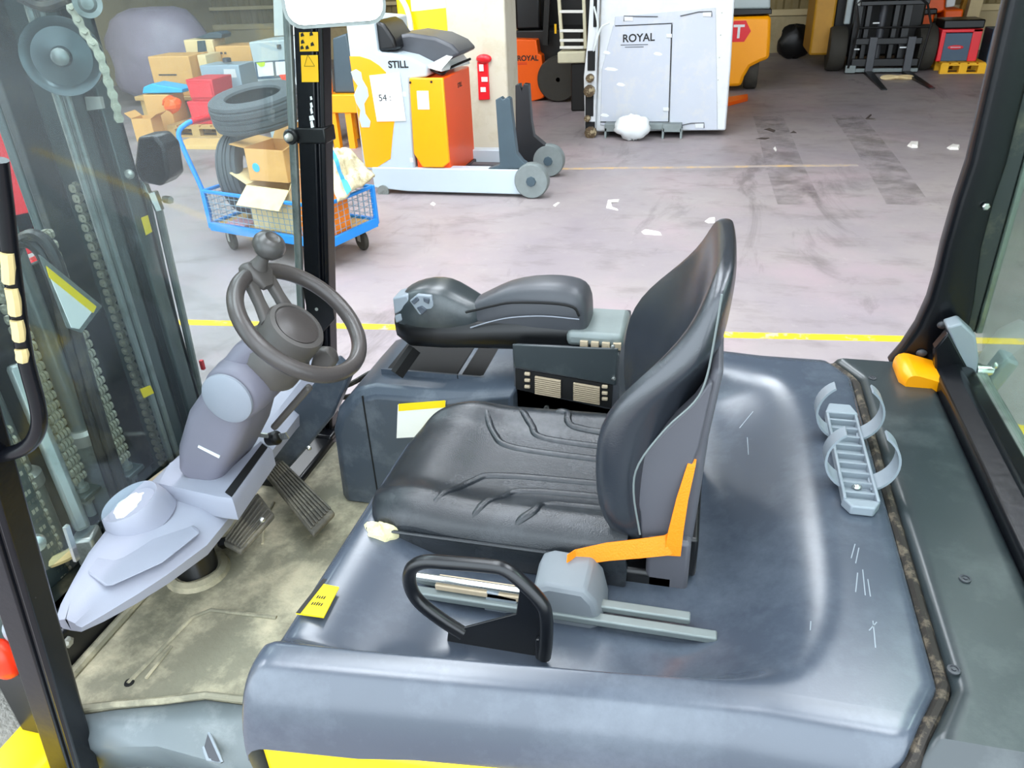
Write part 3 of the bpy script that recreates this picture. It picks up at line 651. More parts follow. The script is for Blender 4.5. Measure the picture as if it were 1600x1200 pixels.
# wheel
RM, rm = .1425, .0172
wpath = [WC+RM*(math.cos(t)*WU+math.sin(t)*WV) for t in np.linspace(0, 2*math.pi, 64, endpoint=False)]
whl = fp(MB().tube(wpath, rm, 16, closed=True), 'steering_wheel', 'wheel_rubber', smooth=60)
hub = ax(.035)
fp(MB().lathe([(.058, -.035), (.067, -.03), (.067, .012), (.062, .022), (.053, .025), (.051, .021), (.0, .022)], hub, WN, 40), 'hub', 'wheel_spoke', parent=whl, smooth=40)
fp(MB().lathe([(.049, .0), (.049, .0035), (.046, .005), (0, .0045)], hub+WN*.020, WN, 40), 'horn_cap', 'wheel_rubber', parent=whl, smooth=40)
sa = math.radians(168); sd_ = math.cos(sa)*WU+math.sin(sa)*WV; st_ = -math.sin(sa)*WU+math.cos(sa)*WV
for sg in (-1, 1):
    a0 = hub+sd_*.045+st_*.035*sg; a1 = WC+sd_*.138+st_*.026*sg
    fp(MB().loft([sect(a0+(a1-a0)*t, st_, WN, rrect(w, .022, .008)) for t, w in ((0, .034), (.4, .026), (.8, .03), (1, .036))]), 'spoke', 'wheel_spoke', parent=whl, smooth=45)
fp(MB().loft([sect(WC+sd_*.10+WN*.0, st_, WN, rrect(.03, .014, .006)), sect(WC+sd_*.125+WN*.004, st_, WN, rrect(.062, .036, .012)), sect(WC+sd_*.155+WN*.004, st_, WN, rrect(.062, .038, .012)), sect(WC+sd_*.166, st_, WN, rrect(.05, .02, .008))]), 'spoke_clamp', 'wheel_spoke', parent=whl, smooth=45)
kb = WC+sd_*.143+WN*.02
kt = unit(WN+V((.12, 0, .35)))
fp(MB().lathe([(.020, 0), (.014, .015), (.012, .03), (.018, .036)], kb, kt, 20), 'knob_stem', 'wheel_spoke', parent=whl, smooth=50)
fp(MB().lathe([(.010, 0), (.026, .006), (.034, .018), (.034, .030), (.028, .041), (.016, .046), (.014, .044), (0, .044)], kb+kt*.034, kt, 28), 'spinner_knob', 'knob_black', parent=whl, smooth=60)

# ---- pedals
def pedal(name, pix, z, n, tilt):
    q = [V(PZ(x, y, z)) for x, y in pix]; q[0][2] += tilt; q[1][2] += tilt
    nrm = unit(np.cross(q[1]-q[0], q[3]-q[0])); nrm = nrm if nrm[2] > 0 else -nrm
    pd = fp(MB().loft([[p-nrm*.018 for p in q], q]), name, 'pedal_rubber', bevel=.006)
    for i in range(n):
        t = (i+.5)/n; a = q[0]*(1-t)+q[1]*t; b = q[3]*(1-t)+q[2]*t
        fp(MB().beam(a+(b-a)*.06+nrm*.002, a+(b-a)*.94+nrm*.002, .006, .008, up=nrm), 'rib', 'pedal_rubber', parent=pd, bevel=.002)
    return pd
pedal('accelerator_pedal', ((416, 757), (442, 738), (524, 800), (490, 835)), .76, 8, .05)
pedal('brake_pedal', ((345, 838), (372, 852), (428, 802), (402, 768)), .80, 6, -.02)
fp(MB().beam(PZ(352, 845, .75), PZ(360, 850, .70), .04, .02), 'pedal_arm', 'black_paint')

# ---- console on the far side
cs = [(-.955, .70), (-.945, .93), (-.92, 1.0), (-.86, 1.065), (-.80, 1.085), (-.62, 1.085), (-.42, 1.115), (-.42, .70)]
ins = [(-.93, .70), (-.92, .93), (-.895, .99), (-.845, 1.045), (-.79, 1.062), (-.61, 1.065), (-.43, 1.1), (-.43, .70)]
cons = fp(MB().loft([[(x, 1.575, z) for x, z in ins], [(x, 1.60, z) for x, z in cs], [(x, 1.90, z) for x, z in cs], [(x, 1.915, z) for x, z in ins]]), 'side_console', 'console_plastic', smooth=40, bevel=.008)
for x0, x1 in ((-.80, -.60), (-.585, -.47)):
    fp(MB().bb(x0, x1, 1.665, 1.86, 1.082, 1.090 if x0 < -.6 else 1.099), 'tray_well', 'dark_gap', parent=cons, bevel=.004)
    fp(MB().bb(x0-.006, x1+.006, 1.655, 1.662, 1.08, 1.10), 'tray_rim', 'console_plastic', parent=cons)
fp(MB().beam(PY(648, 545, 1.66), PY(620, 585, 1.61), .02, .03), 'tray_slot', 'dark_gap', parent=cons)
fp(MB().prism([PY(x, y, 1.574) for x, y in ((622, 632), (697, 626), (690, 680), (620, 684))], (0, -.002, 0)), 'instruction_label', 'label_white', parent=cons, smooth=0)
fp(MB().prism([PY(x, y, 1.5725) for x, y in ((623, 631), (696, 625.5), (696, 636), (623, 642))], (0, -.002, 0)), 'label_band', 'label_yellow', parent=cons, smooth=0)
fp(MB().bb(-.832, -.828, 1.5735, 1.577, .72, 1.06), 'panel_seam', 'dark_gap', parent=cons)
# control box behind it
bx = fp(MB().prismxz([(PY(800, 545, 1.60)[0], .98), (PY(800, 545, 1.60)[0], 1.215), (-.17, 1.225), (-.165, .98)], 1.60, 1.86), 'control_box', 'fk_grey', bevel=.006)
fp(MB().prism([PY(x, y, 1.594) for x, y in ((800, 538), (966, 545), (962, 603), (803, 574))], (0, .006, 0)), 'box_panel', 'cover_plastic', parent=bx, bevel=.003)
fp(MB().prism([PY(x, y, 1.597) for x, y in ((805, 576), (957, 602), (955, 638), (806, 608))], (0, .004, 0)), 'vent_recess', 'dark_gap', parent=bx, smooth=0)
for i in range(9):
    for xa, xb in ((836, 876), (896, 937)):
        t = (i+.5)/9; f = lambda x: 582+(x-805)*.17+t*28
        fp(MB().beam(PY(xa, f(xa), 1.592), PY(xb, f(xb), 1.592), .006, .0032), 'vent_slat', 'vent_beige', parent=bx)
for x, y in ((824, 584), (824, 594), (824, 604), (945, 604), (945, 614), (945, 623)):
    fp(MB().box(V(PY(x, y, 1.592)), (.014, .008, .008)), 'terminal', 'vent_beige', parent=bx, bevel=.002)
for x, y in ((958, 541), (959, 591)):
    fp(MB().lathe([(.005, 0), (.005, .004), (0, .005)], PY(x, y, 1.593), (0, -1, 0), 10), 'screw', 'bright_steel', parent=bx)
fp(MB().prism([PY(x, y, 1.60) for x, y in ((806, 608), (955, 640), (955, 690), (806, 690))], (0, .02, 0)), 'box_base', 'black_paint', parent=bx)
fp(MB().lathe([(.007, 0), (.006, .005), (0, .006)], PY(854, 637, 1.597), (0, -1, 0), 12), 'bolt', 'bright_steel', parent=bx)
fp(MB().bb(-.30, -.165, 1.62, 1.78, 1.225, 1.262), 'adjuster_housing', 'stand_steel', parent=bx, bevel=.012)
for i in range(4): fp(MB().bb(-.265+i*.026, -.247+i*.026, 1.612, 1.622, 1.228, 1.244), 'adjuster_tooth', 'vent_beige', parent=bx)
# armrest with control pod

def armsec(pts):
    R = []
    for (x, yt, yb), w in pts:
        t = PY(x, yt, 1.655); b = PY(x, yb, 1.655); zt, zb = t[2], b[2]; X = (t[0]+b[0])/2; h = zt-zb
        R.append([(X, 1.70+ (w/2)*a, zb+h*c) for a, c in ((-.72, 0), (-.92, .12), (-1, .4), (-1, .62), (-.9, .86), (-.68, .98), (-.3, 1.0), (.3, 1.0), (.68, .98), (.9, .86), (1, .62), (1, .3), (.92, .1), (.72, 0))])
    return R
arm = fp(MB().loft(armsec([((728, 488, 520), .05), ((735, 478, 530), .085), ((755, 470, 536), .10), ((790, 452, 540), .115), ((830, 446, 543), .125), ((870, 446, 545), .13), ((900, 452, 546), .13), ((914, 463, 544), .122), ((920, 485, 535), .09)])), 'armrest', 'fk_grey', smooth=60, sub=1)
MATS['fk_grey'].node_tree.nodes['Principled BSDF'].inputs['Roughness'].default_value = .4
fp(MB().tube([PY(735, 512, 1.632), PY(765, 503, 1.634), PY(800, 496, 1.632), PY(850, 494, 1.63), PY(905, 499, 1.63)], .0016, 6, smooth=4), 'armrest_seam', 'grey_cap', parent=arm)
fp(MB().tube([PY(728, 488, 1.64), PY(745, 484, 1.635), PY(770, 478, 1.633), PY(800, 473, 1.632), PY(860, 474, 1.632), PY(895, 480, 1.632), PY(905, 494, 1.632)], .003, 6, smooth=4), 'armrest_groove', 'dark_gap', parent=arm)
abase = fp(MB().loft(armsec([((612, 500, 518), .05), ((618, 496, 528), .09), ((640, 496, 540), .125), ((690, 498, 542), .135), ((740, 500, 543), .13), ((800, 496, 545), .13), ((860, 494, 546), .132), ((900, 496, 547), .132), ((912, 500, 545), .12)])), 'armrest_base', 'fk_black', smooth=60, parent=arm)
pod = fp(MB().loft(armsec([((612, 485, 508), .05), ((616, 472, 515), .09), ((630, 460, 520), .115), ((652, 451, 522), .13), ((682, 449, 524), .135), ((706, 457, 526), .13), ((732, 474, 528), .115), ((756, 484, 526), .09)])), 'control_pod', 'cover_plastic', smooth=60, sub=1, parent=arm)
pz = lambda x, y: V(PY(x, y, 1.637))
fp(MB().prism([pz(x, y)+V((0, -.002, 0)) for x, y in ((640, 470), (652, 460), (674, 462), (678, 478), (668, 494), (655, 492))], (0, .012, 0)), 'button_field', 'light_plastic', parent=arm, bevel=.003)
for q4 in (((643, 470), (652, 463), (656, 468), (648, 475)), ((662, 464), (672, 466), (671, 474), (663, 470)), ((652, 480), (660, 477), (668, 483), (660, 491))):
    fp(MB().prism([pz(x, y)+V((0, -.006, 0)) for x, y in q4], (0, .006, 0)), 'button', 'console_plastic', parent=arm, bevel=.002)
for k, q4 in enumerate((((613, 466), (636, 461), (642, 478), (616, 492)), ((616, 494), (640, 482), (646, 494), (618, 506)))):
    fp(MB().prism([V(PY(x, y, 1.645)) for x, y in q4], (0, .06, 0)), 'paddle', 'light_plastic', parent=arm, bevel=.004)
fp(MB().cyl(PY(860, 540, 1.70), (PY(860, 540, 1.70)[0], 1.70, 1.20), .03), 'armrest_post', 'black_paint', parent=arm)
# hydraulic hoses between dash and console
for a, b in (((515, 612), (585, 580)), ((515, 622), (570, 612))):
    fp(MB().tube([PY(a[0]-20, a[1]+6, 1.75), PY(*a, 1.76), PY((a[0]+b[0])/2, (a[1]+b[1])/2+3, 1.76), PY(*b, 1.77), PY(b[0]+30, b[1]-2, 1.78)], .008, 8, smooth=4), 'hose', 'hose')
# ---- seat
SY = 1.292; CX0, CX1, CW = -.612, -.09, .234
def ribs():
    out = []
    for k in range(3):
        # on each side: from the side bolster inward, then back towards the backrest
        o = .04+.045*k
        out.append([(-.47+.085*k, SY-.208), (-.42+.075*k, SY-o-.05), (-.36+.055*k, SY-o-.012), (-.12, SY-o)])
        out.append([(-.47+.085*k, SY+.185), (-.42+.075*k, SY+o+.05), (-.36+.055*k, SY+o+.012), (-.12, SY+o)])
    return [np.array(spline([(a, b, 0) for a, b in r], 6))[:, :2] for r in out]
RIB = ribs()
def ribh(x, y):
    h = 0.
    for r in RIB:
        d = np.min(np.hypot(r[:, 0]-x, r[:, 1]-y)); h = max(h, math.exp(-(d/.0085)**2))
    return h
NX, NY = 90, 84; top = []
for i in range(NX+1):
    u = i/NX; row = []
    for j in range(NY+1):
        v = 2*j/NY-1
        # rounded outline: the front corners curve in
        x = CX0+(CX1-CX0)*u; wid = CW*(1-.05*(1-u)**6)
        x += .035*(abs(v)**6)*(1-u)**4+.055*max(0., v)**3*(1-u)**3; y = SY+(wid-(.02*(1-u)**2 if v > 0 else 0))*v
        e = max(0, abs(v)-.82)/.18; ef = max(0, .14-u)/.14
        z = 1.118+.016*math.exp(-((abs(v)-.74)/.16)**2)-.010*math.cos(v*1.5)**2*sstep(.1, .5, u)+.010*math.exp(-((u-.2)/.12)**2)
        z -= .030*(1-math.sqrt(max(0, 1-e*e)))+.034*(1-math.sqrt(max(0, 1-ef*ef)))
        row.append((x, y, z))
    top.append(row)
per = [top[0][j] for j in range(NY+1)]+[top[i][NY] for i in range(1, NX+1)]+[top[NX][j] for j in range(NY-1, -1, -1)]+[top[i][0] for i in range(NX-1, 0, -1)]
mb = MB().grid(top); cc = V((CX0+CX1, 2*SY, 0))/2
sk = [per]
for dz, k in ((.025, 1.012), (.06, 1.008), (.072, .98), (.072, .5)):
    sk.append([((p[0]-cc[0])*k+cc[0], (p[1]-cc[1])*k+cc[1], min(p[2], 1.10)-dz) for p in per])
mb.loft(sk, cap=False)
seat = fp(mb, 'seat', 'vinyl', smooth=50, wind=False)
rnd = random.Random(5)
fo = V(PY(599, 838, 1.055))
fm_ = MB(); rg = []
for i in range(9):
    t = math.pi*i/8
    rg.append([fo+V((.034*math.sin(t)*math.cos(a)*(1+.25*math.sin(3*a))-.006, .024*math.sin(t)*math.sin(a)*(1+.2*math.cos(2*a)), -.030*math.cos(t)+.004*math.sin(5*a))) for a in np.linspace(0, 6.283, 18, endpoint=False)])
fp(fm_.loft(rg), 'torn_foam', 'foam', parent=seat, smooth=60)
def cz(x, y):
    i = int(round((x-CX0)/(CX1-CX0)*NX)); j = int(round(((y-SY)/CW+1)/2*NY)); return top[max(0, min(NX, i))][max(0, min(NY, j))][2]
for r in RIB:
    fp(MB().tube([(x, y, cz(x, y)-(.014, .008, .005)[min(i, 2)] if i < 3 else cz(x, y)-.0035) for i, (x, y) in enumerate(r)], .0098, 10), 'cushion_rib', 'vinyl', parent=seat, smooth=70)
# cushion piping
fp(MB().tube([(CX0+.02, SY-CW-.002, 1.085), (-.4, SY-CW-.003, 1.086), (-.2, SY-CW-.003, 1.086)], .0035, 6, smooth=3), 'piping', 'vinyl', parent=seat)
# pan under the cushion, slides
fp(MB().bb(-.56, -.0, SY-.215, SY+.2, .99, 1.05), 'seat_pan', 'fk_black', parent=seat, bevel=.01)
fp(MB().bb(-.50, -.02, SY-.17, SY+.17, .985+.05, 1.04), 'seat_frame', 'fk_black', parent=seat)
fp(MB().beam(PY(600, 870, 1.09), PY(1000, 905, 1.09), .02, .03), 'pan_edge', 'fk_black', parent=seat, bevel=.006)
for Y, z in ((.985, 1.052), (.955, 1.048)):
    fp(MB().bb(-.47, .03 if Y > .97 else .075, Y-.01, Y+.01, z-.014, z), 'slide_rail', 'stand_steel', parent=seat, bevel=.003)
fp(MB().cyl((-.46, .965, 1.07), (-.22, .965, 1.07), .007), 'slide_rod', 'bright_steel', parent=seat)
fp(MB().box((-.34, .97, 1.058), (.16, .03, .012)), 'slide_plate', 'vent_beige', parent=seat, bevel=.002)
fp(MB().box(V(PY(660, 945, .98)), (.05, .012, .028)), 'slide_stop', 'label_white', parent=seat, bevel=.003)
fp(MB().prism([PY(x, y, .955) for x, y in ((760, 925), (808, 936), (806, 958), (756, 960))], (0, .02, 0)), 'slide_bracket', 'light_plastic', parent=seat, bevel=.002)
# ---- backrest
BZ = [(1.075, .17, -.085, -.030, .0), (1.11, .205, -.125, -.035, .005), (1.16, .222, -.150, -.04, .012), (1.22, .228, -.160, -.04, .02), (1.30, .234, -.162, -.035, .022), (1.36, .236, -.155, -.025, .03),
      (1.41, .236, -.130, -.012, .038), (1.45, .232, -.094, -.004, .045), (1.49, .222, -.052, .002, .05), (1.53, .208, -.016, .006, .054), (1.565, .193, .002, .010, .056), (1.59, .178, .012, .015, .056), (1.607, .15, .021, .023, .053), (1.614, .11, .030, .032, .048)]
def backring(z, w, xw, xf, xb, grow=0., only_back=False):
    out = []
    N = 15
    for i in range(N):
        t = -1+2*i/(N-1); out.append((xf+(xw-xf)*abs(t)**2.6, SY+w*.93*t, z))
    xe = min(xb-.006, max(xw+.075, xw+.02))
    xe2 = xe if xw < -.03 else (xw+xb)/2+.01
    out.append((xw+(xe2-xw)*.35, SY+w, z)); out.append((xw+(xe2-xw)*.7, SY+w, z))
    M_ = 9
    for i in range(M_):
        t = 1-2*i/(M_-1); out.append((xb+(xe2-xb)*abs(t)**3, SY+w*.95*t, z))
    out.append((xw+(xe2-xw)*.7, SY-w, z)); out.append((xw+(xe2-xw)*.35, SY-w, z))
    return out
br = fp(MB().loft([backring(*b) for b in BZ]), 'backrest', 'vinyl_back', parent=seat, smooth=70, sub=1)
# backrest shell: plastic back and the flank plate with its seam
fl = [PY(x, y, SY-.205) for x, y in ((1003, 848), (1000, 800), (985, 760), (1000, 720), (1040, 672), (1085, 630), (1108, 598), (1114, 600), (1092, 700), (1076, 742), (1052, 846))]
fp(MB().prism(fl, (0, .035, 0)), 'backrest_flank', 'seat_shell', parent=seat, bevel=.006)
fp(MB().prismxz([(-.06, 1.08), (-.02, 1.20), (.01, 1.36), (.03, 1.47), (.047, 1.47), (.034, 1.34), (.028, 1.2), (.02, 1.05), (-.05, 1.04)], SY-.195, SY+.195), 'backrest_shell', 'seat_shell', parent=seat, bevel=.012)
fp(MB().tube([PY(x, y, SY-.228) for x, y in ((1000, 835), (990, 770), (998, 725), (1040, 670), (1085, 628), (1104, 590), (1118, 520), (1128, 460))], .0018, 6, smooth=4), 'backrest_seam', 'stand_steel', parent=seat)
fp(MB().bb(-.055, .035, SY-.19, SY+.19, 1.03, 1.12), 'recliner_box', 'fk_black', parent=seat, bevel=.006)
fp(MB().bb(-.055, .022, SY-.215, SY-.16, 1.0, 1.13), 'recliner_side', 'seat_shell', parent=seat, bevel=.008)
for i in range(5): fp(MB().lathe([(.005, 0), (.004, .004), (0, .005)], PY(955+i*22, 945+i*2, 1.07), (0, -1, 0), 8), 'rivet', 'bright_steel', parent=seat)
q = V(PY(907, 783, 1.29)); fp(MB().ball((q[0], q[1], q[2]), (.014, .014, .008)), 'worn_spot', 'worn_yellow', parent=seat)
# ribs of the backrest lining
for k in range(2):
    fp(MB().tube([(-.05+.0, SY+.15-.05*k, 1.16), (-.075, SY+.17-.05*k, 1.23), (-.06, SY+.16-.05*k, 1.31)], .009, 8, smooth=4), 'backrest_rib', 'vinyl_back', parent=seat)
# ---- seat belt and retractor
rc = V(PY(890, 922, .985))-V((0, 0, .012))
ret = fp(MB().loft([sect(rc+V((0, dy, 0)), (1, 0, 0), (0, 0, 1), [(a*k, b*k) for a, b in ((-.055, .035), (-.035, .045), (.03, .042), (.048, .02), (.058, -.025), (.045, -.05), (-.02, -.05), (-.058, -.02))]) for dy, k in ((-.035, .85), (-.028, 1.05), (.03, 1.1), (.06, 1.05))]), 'belt_retractor', 'retractor', smooth=30, bevel=.005)
fp(MB().ball(rc+V((-.02, .02, -.075)), (.035, .03, .028)), 'retractor_boot', 'seat_shell', parent=ret)
fp(MB().ball(rc+V((.022, -.01, -.062)), (.018, .014, .015)), 'retractor_bolt', 'zinc', parent=ret)
fp(MB().box(rc+V((.02, -.0, -.085)), (.05, .004, .035)), 'retractor_bracket', 'seat_shell', parent=ret, bevel=.002)
def strap(pts, w, updir, mat, name, th=.002):
    mb = MB(); L = [V(p) for p in pts]; R = []
    for i, p in enumerate(L):
        a = L[max(0, i-1)]; b = L[min(len(L)-1, i+1)]; d = unit(b-a); k = unit(V(updir[i])-d*(V(updir[i])@d)); n = np.cross(d, k); ww = w[i] if isinstance(w, list) else w
        R.append([p-k*ww/2-n*th/2, p+k*ww/2-n*th/2, p+k*ww/2+n*th/2, p-k*ww/2+n*th/2])
    return fp(mb.loft(R), name, mat, smooth=40)
bp_ = [PY(886, 876, 1.015), PY(900, 871, 1.035), PY(950, 862, 1.05), PY(1000, 857, 1.06), PY(1042, 852, 1.066), PY(1052, 845, 1.075)]
strap(bp_, [.022, .03, .034, .036, .038, .038], [(0, .35, 1)]*6, 'belt_orange', 'seat_belt')
bq = [PY(1050, 868, 1.066), PY(1056, 830, 1.07), PY(1066, 780, 1.075), PY(1080, 728, 1.085), PY(1084, 715, 1.10)]
strap(bq, [.03, .026, .02, .014, .01], [(1, .2, 0)]*5, 'belt_orange', 'seat_belt')
# ---- hip restraint loop with its black plate
lp = [PY(x, y, Y) for x, y, Y in ((724, 990, .872), (690, 968, .874), (655, 940, .876), (641, 915, .878), (642, 890, .878), (662, 878, .878), (700, 879, .876), (760, 884, .874), (790, 890, .872), (818, 912, .868), (846, 942, .864), (853, 965, .862), (853, 1000, .86), (850, 1026, .86))]
hl = fp(MB().tube(lp, .0118, 12, smooth=4), 'hip_restraint', 'black_paint', smooth=60)
fp(MB().prism([PY(x, y, .872) for x, y in ((698, 1003), (700, 985), (722, 982), (806, 960), (814, 905), (850, 945), (854, 1010), (848, 1036))], (0, .005, 0)), 'restraint_plate', 'black_paint', parent=hl, bevel=.002)
fp(MB().prism([PY(x, y, .862) for x, y in ((836, 1000), (858, 1000), (858, 1024), (846, 1034), (836, 1030))], (0, .012, 0)), 'restraint_lug', 'black_paint', parent=hl, bevel=.003)
# ---- sticker on the hood front
sq = [PZ(x, y, 1.0905) for x, y in ((463, 960), (500, 913), (530, 919), (506, 966))]
sk_ = fp(MB().prism([V(p)+V((0, 0, -.0)) for p in sq], (0, 0, .003)), 'hood_sticker', 'label_yellow', parent=hood, smooth=0)
s0 = V(sq[0]); su = unit(V(sq[3])-V(sq[0])); sv = unit(V(sq[1])-V(sq[0]))
fp(MB().prism([s0+V((0, 0, .0032))+su*a+sv*b for a, b in ((0, 0), (.008, 0), (.008, .085), (0, .085))], (0, 0, .0008)), 'sticker_edge', 'ink', parent=hood, smooth=0)
rnd = random.Random(11)
for k in range(9):
    a = .014+.003*(k % 5)*1.4; b = .022+.016*(k//5)+.0
    fp(MB().prism([s0+V((0, 0, .0032))+su*(a+x)+sv*(b+y) for x, y in ((0, 0), (.0025, .001), (.002, .008+rnd.uniform(-.003, .002)), (.0, .006))], (0, 0, .0008)), 'pictogram', 'ink', parent=hood, smooth=0)
# ---- bottle holder on the rear cover
hx, hz = .322, 1.125
bh = fp(MB().bb(hx-.032, hx-.026, 1.245, 1.56, hz, hz+.02).bb(hx+.026, hx+.032, 1.245, 1.56, hz, hz+.02).bb(hx-.03, hx+.03, 1.25, 1.55, hz-.006, hz+.004), 'bottle_holder', 'light_plastic', bevel=.002)
for Y in np.linspace(1.27, 1.53, 9): fp(MB().bb(hx-.028, hx+.028, Y-.003, Y+.003, hz+.002, hz+.016), 'holder_rung', 'light_plastic', parent=bh)
for Y in (1.30, 1.50): fp(MB().ball((hx, Y, hz+.008), (.010, .010, .006), 10, 6), 'rivet', 'bright_steel', parent=bh)
fp(MB().prism([(hx-.034, 1.55, hz), (hx-.022, 1.59, hz), (hx+.022, 1.59, hz), (hx+.034, 1.55, hz)], (0, 0, .022)), 'holder_end', 'light_plastic', parent=bh, bevel=.003)
fp(MB().prism([(hx-.034, 1.25, hz-.004), (hx-.02, 1.225, hz-.004), (hx+.02, 1.225, hz-.004), (hx+.034, 1.25, hz-.004)], (0, 0, .02)), 'holder_end', 'light_plastic', parent=bh, bevel=.003)
for Yc in (1.315, 1.49):
    for sg in (-1, 1):
        R = []
        for i in range(15):
            t = math.radians(-90+sg*(22+125*i/14)); r = .064; w = .046*(1-.35*(i/14)**2); th = .0022
            o = V((hx, Yc, hz+.066)); rad = V((math.cos(t), 0, math.sin(t))); p = o+rad*r
            R.append([p+V((0, -w/2, 0))-rad*th, p+V((0, w/2, 0))-rad*th, p+V((0, w/2, 0))+rad*th, p+V((0, -w/2, 0))+rad*th])
        fp(MB().loft(R), 'holder_clip', 'light_plastic', parent=bh, smooth=40)
# pale scratches on the hood behind the seat
rnd = random.Random(21)
for (xa, ya, xb, yb) in ((1336, 850, 1330, 872), (1342, 856, 1337, 880), (1348, 890, 1352, 930), (1340, 895, 1337, 925), (1356, 905, 1360, 932), (1364, 970, 1368, 1012), (1358, 985, 1370, 972), (1180, 618, 1160, 632), (1172, 650, 1174, 676), (1268, 965, 1267, 980)):
    a_, b_ = V(PZ(xa, ya, 1.1203)), V(PZ(xb, yb, 1.1203))
    if xa < 1300: a_[2] = 1.12-deck(a_[0], a_[1])+.0005; b_[2] = 1.12-deck(b_[0], b_[1])+.0005
    fp(MB().beam(a_, b_, .0016, .0006), 'scratch', 'light_plastic', parent=hood, smooth=0)
# small marks and a dimple on the hood
fp(MB().ball(PZ(1217, 690, 1.09), (.006, .006, .003)), 'hood_dimple', 'light_plastic', parent=hood)

# ---- mast in front of the windscreen
MT = fp(MB().bb(-1.60, -1.585, 1.63, 1.687, .12, 2.35).bb(-1.60, -1.42, 1.67, 1.687, .12, 2.35).bb(-1.435, -1.42, 1.628, 1.687, .12, 2.35), 'mast', 'mast_steel', bevel=.003)
def mp(mb, name, mat, **k): return mb.build(name, mat, MT, **k)
my = lambda Y: 2*TC-Y
def rail(y0, y1, x0, x1, m='mast_steel'):
    s = 1 if y1 > y0 else -1
    return MB().bb(x0, x0+.014, y0, y1, .12, 2.35).bb(x0, x1, y1-.016*s, y1, .12, 2.35).bb(x1-.014, x1, y0, y1, .12, 2.35)
mp(rail(my(1.655), my(1.72), -1.60, -1.42), 'outer_rail', 'mast_steel', bevel=.003)
mp(rail(1.525, 1.60, -1.59, -1.43), 'inner_rail', 'mast_steel', bevel=.003)
mp(rail(my(1.535), my(1.625), -1.59, -1.43), 'inner_rail', 'mast_steel', bevel=.003)
mp(MB().bb(-1.58, -1.45, 1.604, 1.622, .12, 2.35), 'rail_web', 'mast_grease')
mp(MB().bb(-1.58, -1.45, my(1.652), my(1.632), .12, 2.35), 'rail_web', 'mast_grease')
for Y in (1.345, 1.15): 
    mp(MB().cyl((-1.52, Y, .3), (-1.52, Y, 1.02), .033, seg=20), 'lift_cylinder', 'cyl_steel')
    mp(MB().cyl((-1.52, Y, 1.0), (-1.52, Y, 1.62), .024, seg=20), 'cylinder_rod', 'cyl_steel')
    mp(MB().lathe([(.04, 0), (.04, .03), (.03, .04)], (-1.52, Y, .99), (0, 0, 1), 20), 'cylinder_gland', 'zinc')
for z0, z1 in ((.55, .70), (1.98, 2.1)):
    mp(MB().bb(-1.60, -1.565, my(1.72), 1.687, z0, z1), 'cross_member', 'mast_steel', bevel=.006)
mp(MB().bb(-1.585, -1.56, 1.505, 1.62, .75, 2.3), 'mast_plate', 'mast_grease', bevel=.003)
mp(MB().bb(-1.72, -1.69, 1.602, 1.70, .3, 2.4), 'carriage_plate', 'mast_steel', bevel=.006)
mp(MB().bb(-1.72, -1.69, my(1.70), my(1.575), .3, 2.4), 'carriage_plate', 'mast_steel', bevel=.006)
mp(MB().bb(-1.615, -1.60, 1.1, 1.60, .3, 1.43), 'dark_mast_plate', 'mast_grease', bevel=.006)  # dark lower plate, added to hide the rack feet and darken behind the hoses
for Y in (1.508, 1.535): mp(MB().cyl((-1.425, Y, .3), (-1.425, Y, 2.3), .009, seg=10), 'guide_pipe', 'cyl_steel')
for z in (.45, .9):
    mp(MB().bb(-1.76, -1.70, .85, 1.78, z, z+.1), 'carriage_bar', 'mast_grease', bevel=.01)
# roller chains: each link an object sharing one mesh
def link_mesh(pitch):
    mb = MB(); h = pitch*.40
    for yy in (-.0155, -.0052, .0052, .0155):
        mb.prism([(yy-.0036, a, b) for a, b in ((-.006, -h), (.006, -h), (.010, -h*.5), (.010, h*.5), (.006, h), (-.006, h), (-.010, h*.5), (-.010, -h*.5))], (.0072, 0, 0))
    mb.cyl((-.024, 0, 0), (.024, 0, 0), .0045, seg=8).bb(-.010, .010, -.004, .004, -pitch*.52, pitch*.52)
    return mb
def chain(p0, p1, n, turn=0.):
    p0, p1 = V(p0), V(p1); pitch = np.linalg.norm(p1-p0)/n; proto = None
    d = unit(p1-p0); u, w, _ = frame(d)
    ax_ = Matrix((u, w, d)).transposed().to_4x4()
    for i in range(n):
        q = p0+d*pitch*(i+.5)
        if proto is None:
            proto = link_mesh(pitch).build('chain_link', 'chain_steel', MT, smooth=0); o = proto
        else:
            o = proto.copy(); COL.objects.link(o)
        m = Matrix.Translation(Vector(q)-Vector(MT['_w']))@ax_@Matrix.Rotation(turn+(.0 if i % 2 else .06), 4, 'Z'); o.matrix_local = m
chain((-1.44, 1.218, .96), (-1.44, 1.218, 1.72), 30, 0.)
chain((-1.44, 1.365, .92), (-1.44, 1.365, 1.55), 25, 0.)
chain((-1.44, 1.085, .72), (-1.44, 1.085, 1.2), 19, 0.)
chain((-1.52, 1.585, .75), (-1.52, 1.585, 1.6), 34, 0.)
for Y, z in ((1.218, .95), (1.365, .91), (1.085, .71)):
    mp(MB().cyl((-1.44, Y, z-.09), (-1.44, Y, z+.02), .011, seg=12).lathe([(.02, 0), (.02, .018), (.012, .02)], (-1.44, Y, z-.045), (0, 0, 1), 6).lathe([(.017, 0), (.017, .012)], (-1.44, Y, z-.012), (0, 0, 1), 12), 'chain_anchor', 'cyl_steel')
    mp(MB().bb(-1.47, -1.41, Y-.03, Y+.03, z-.028, z-.014), 'anchor_plate', 'mast_steel', bevel=.003)
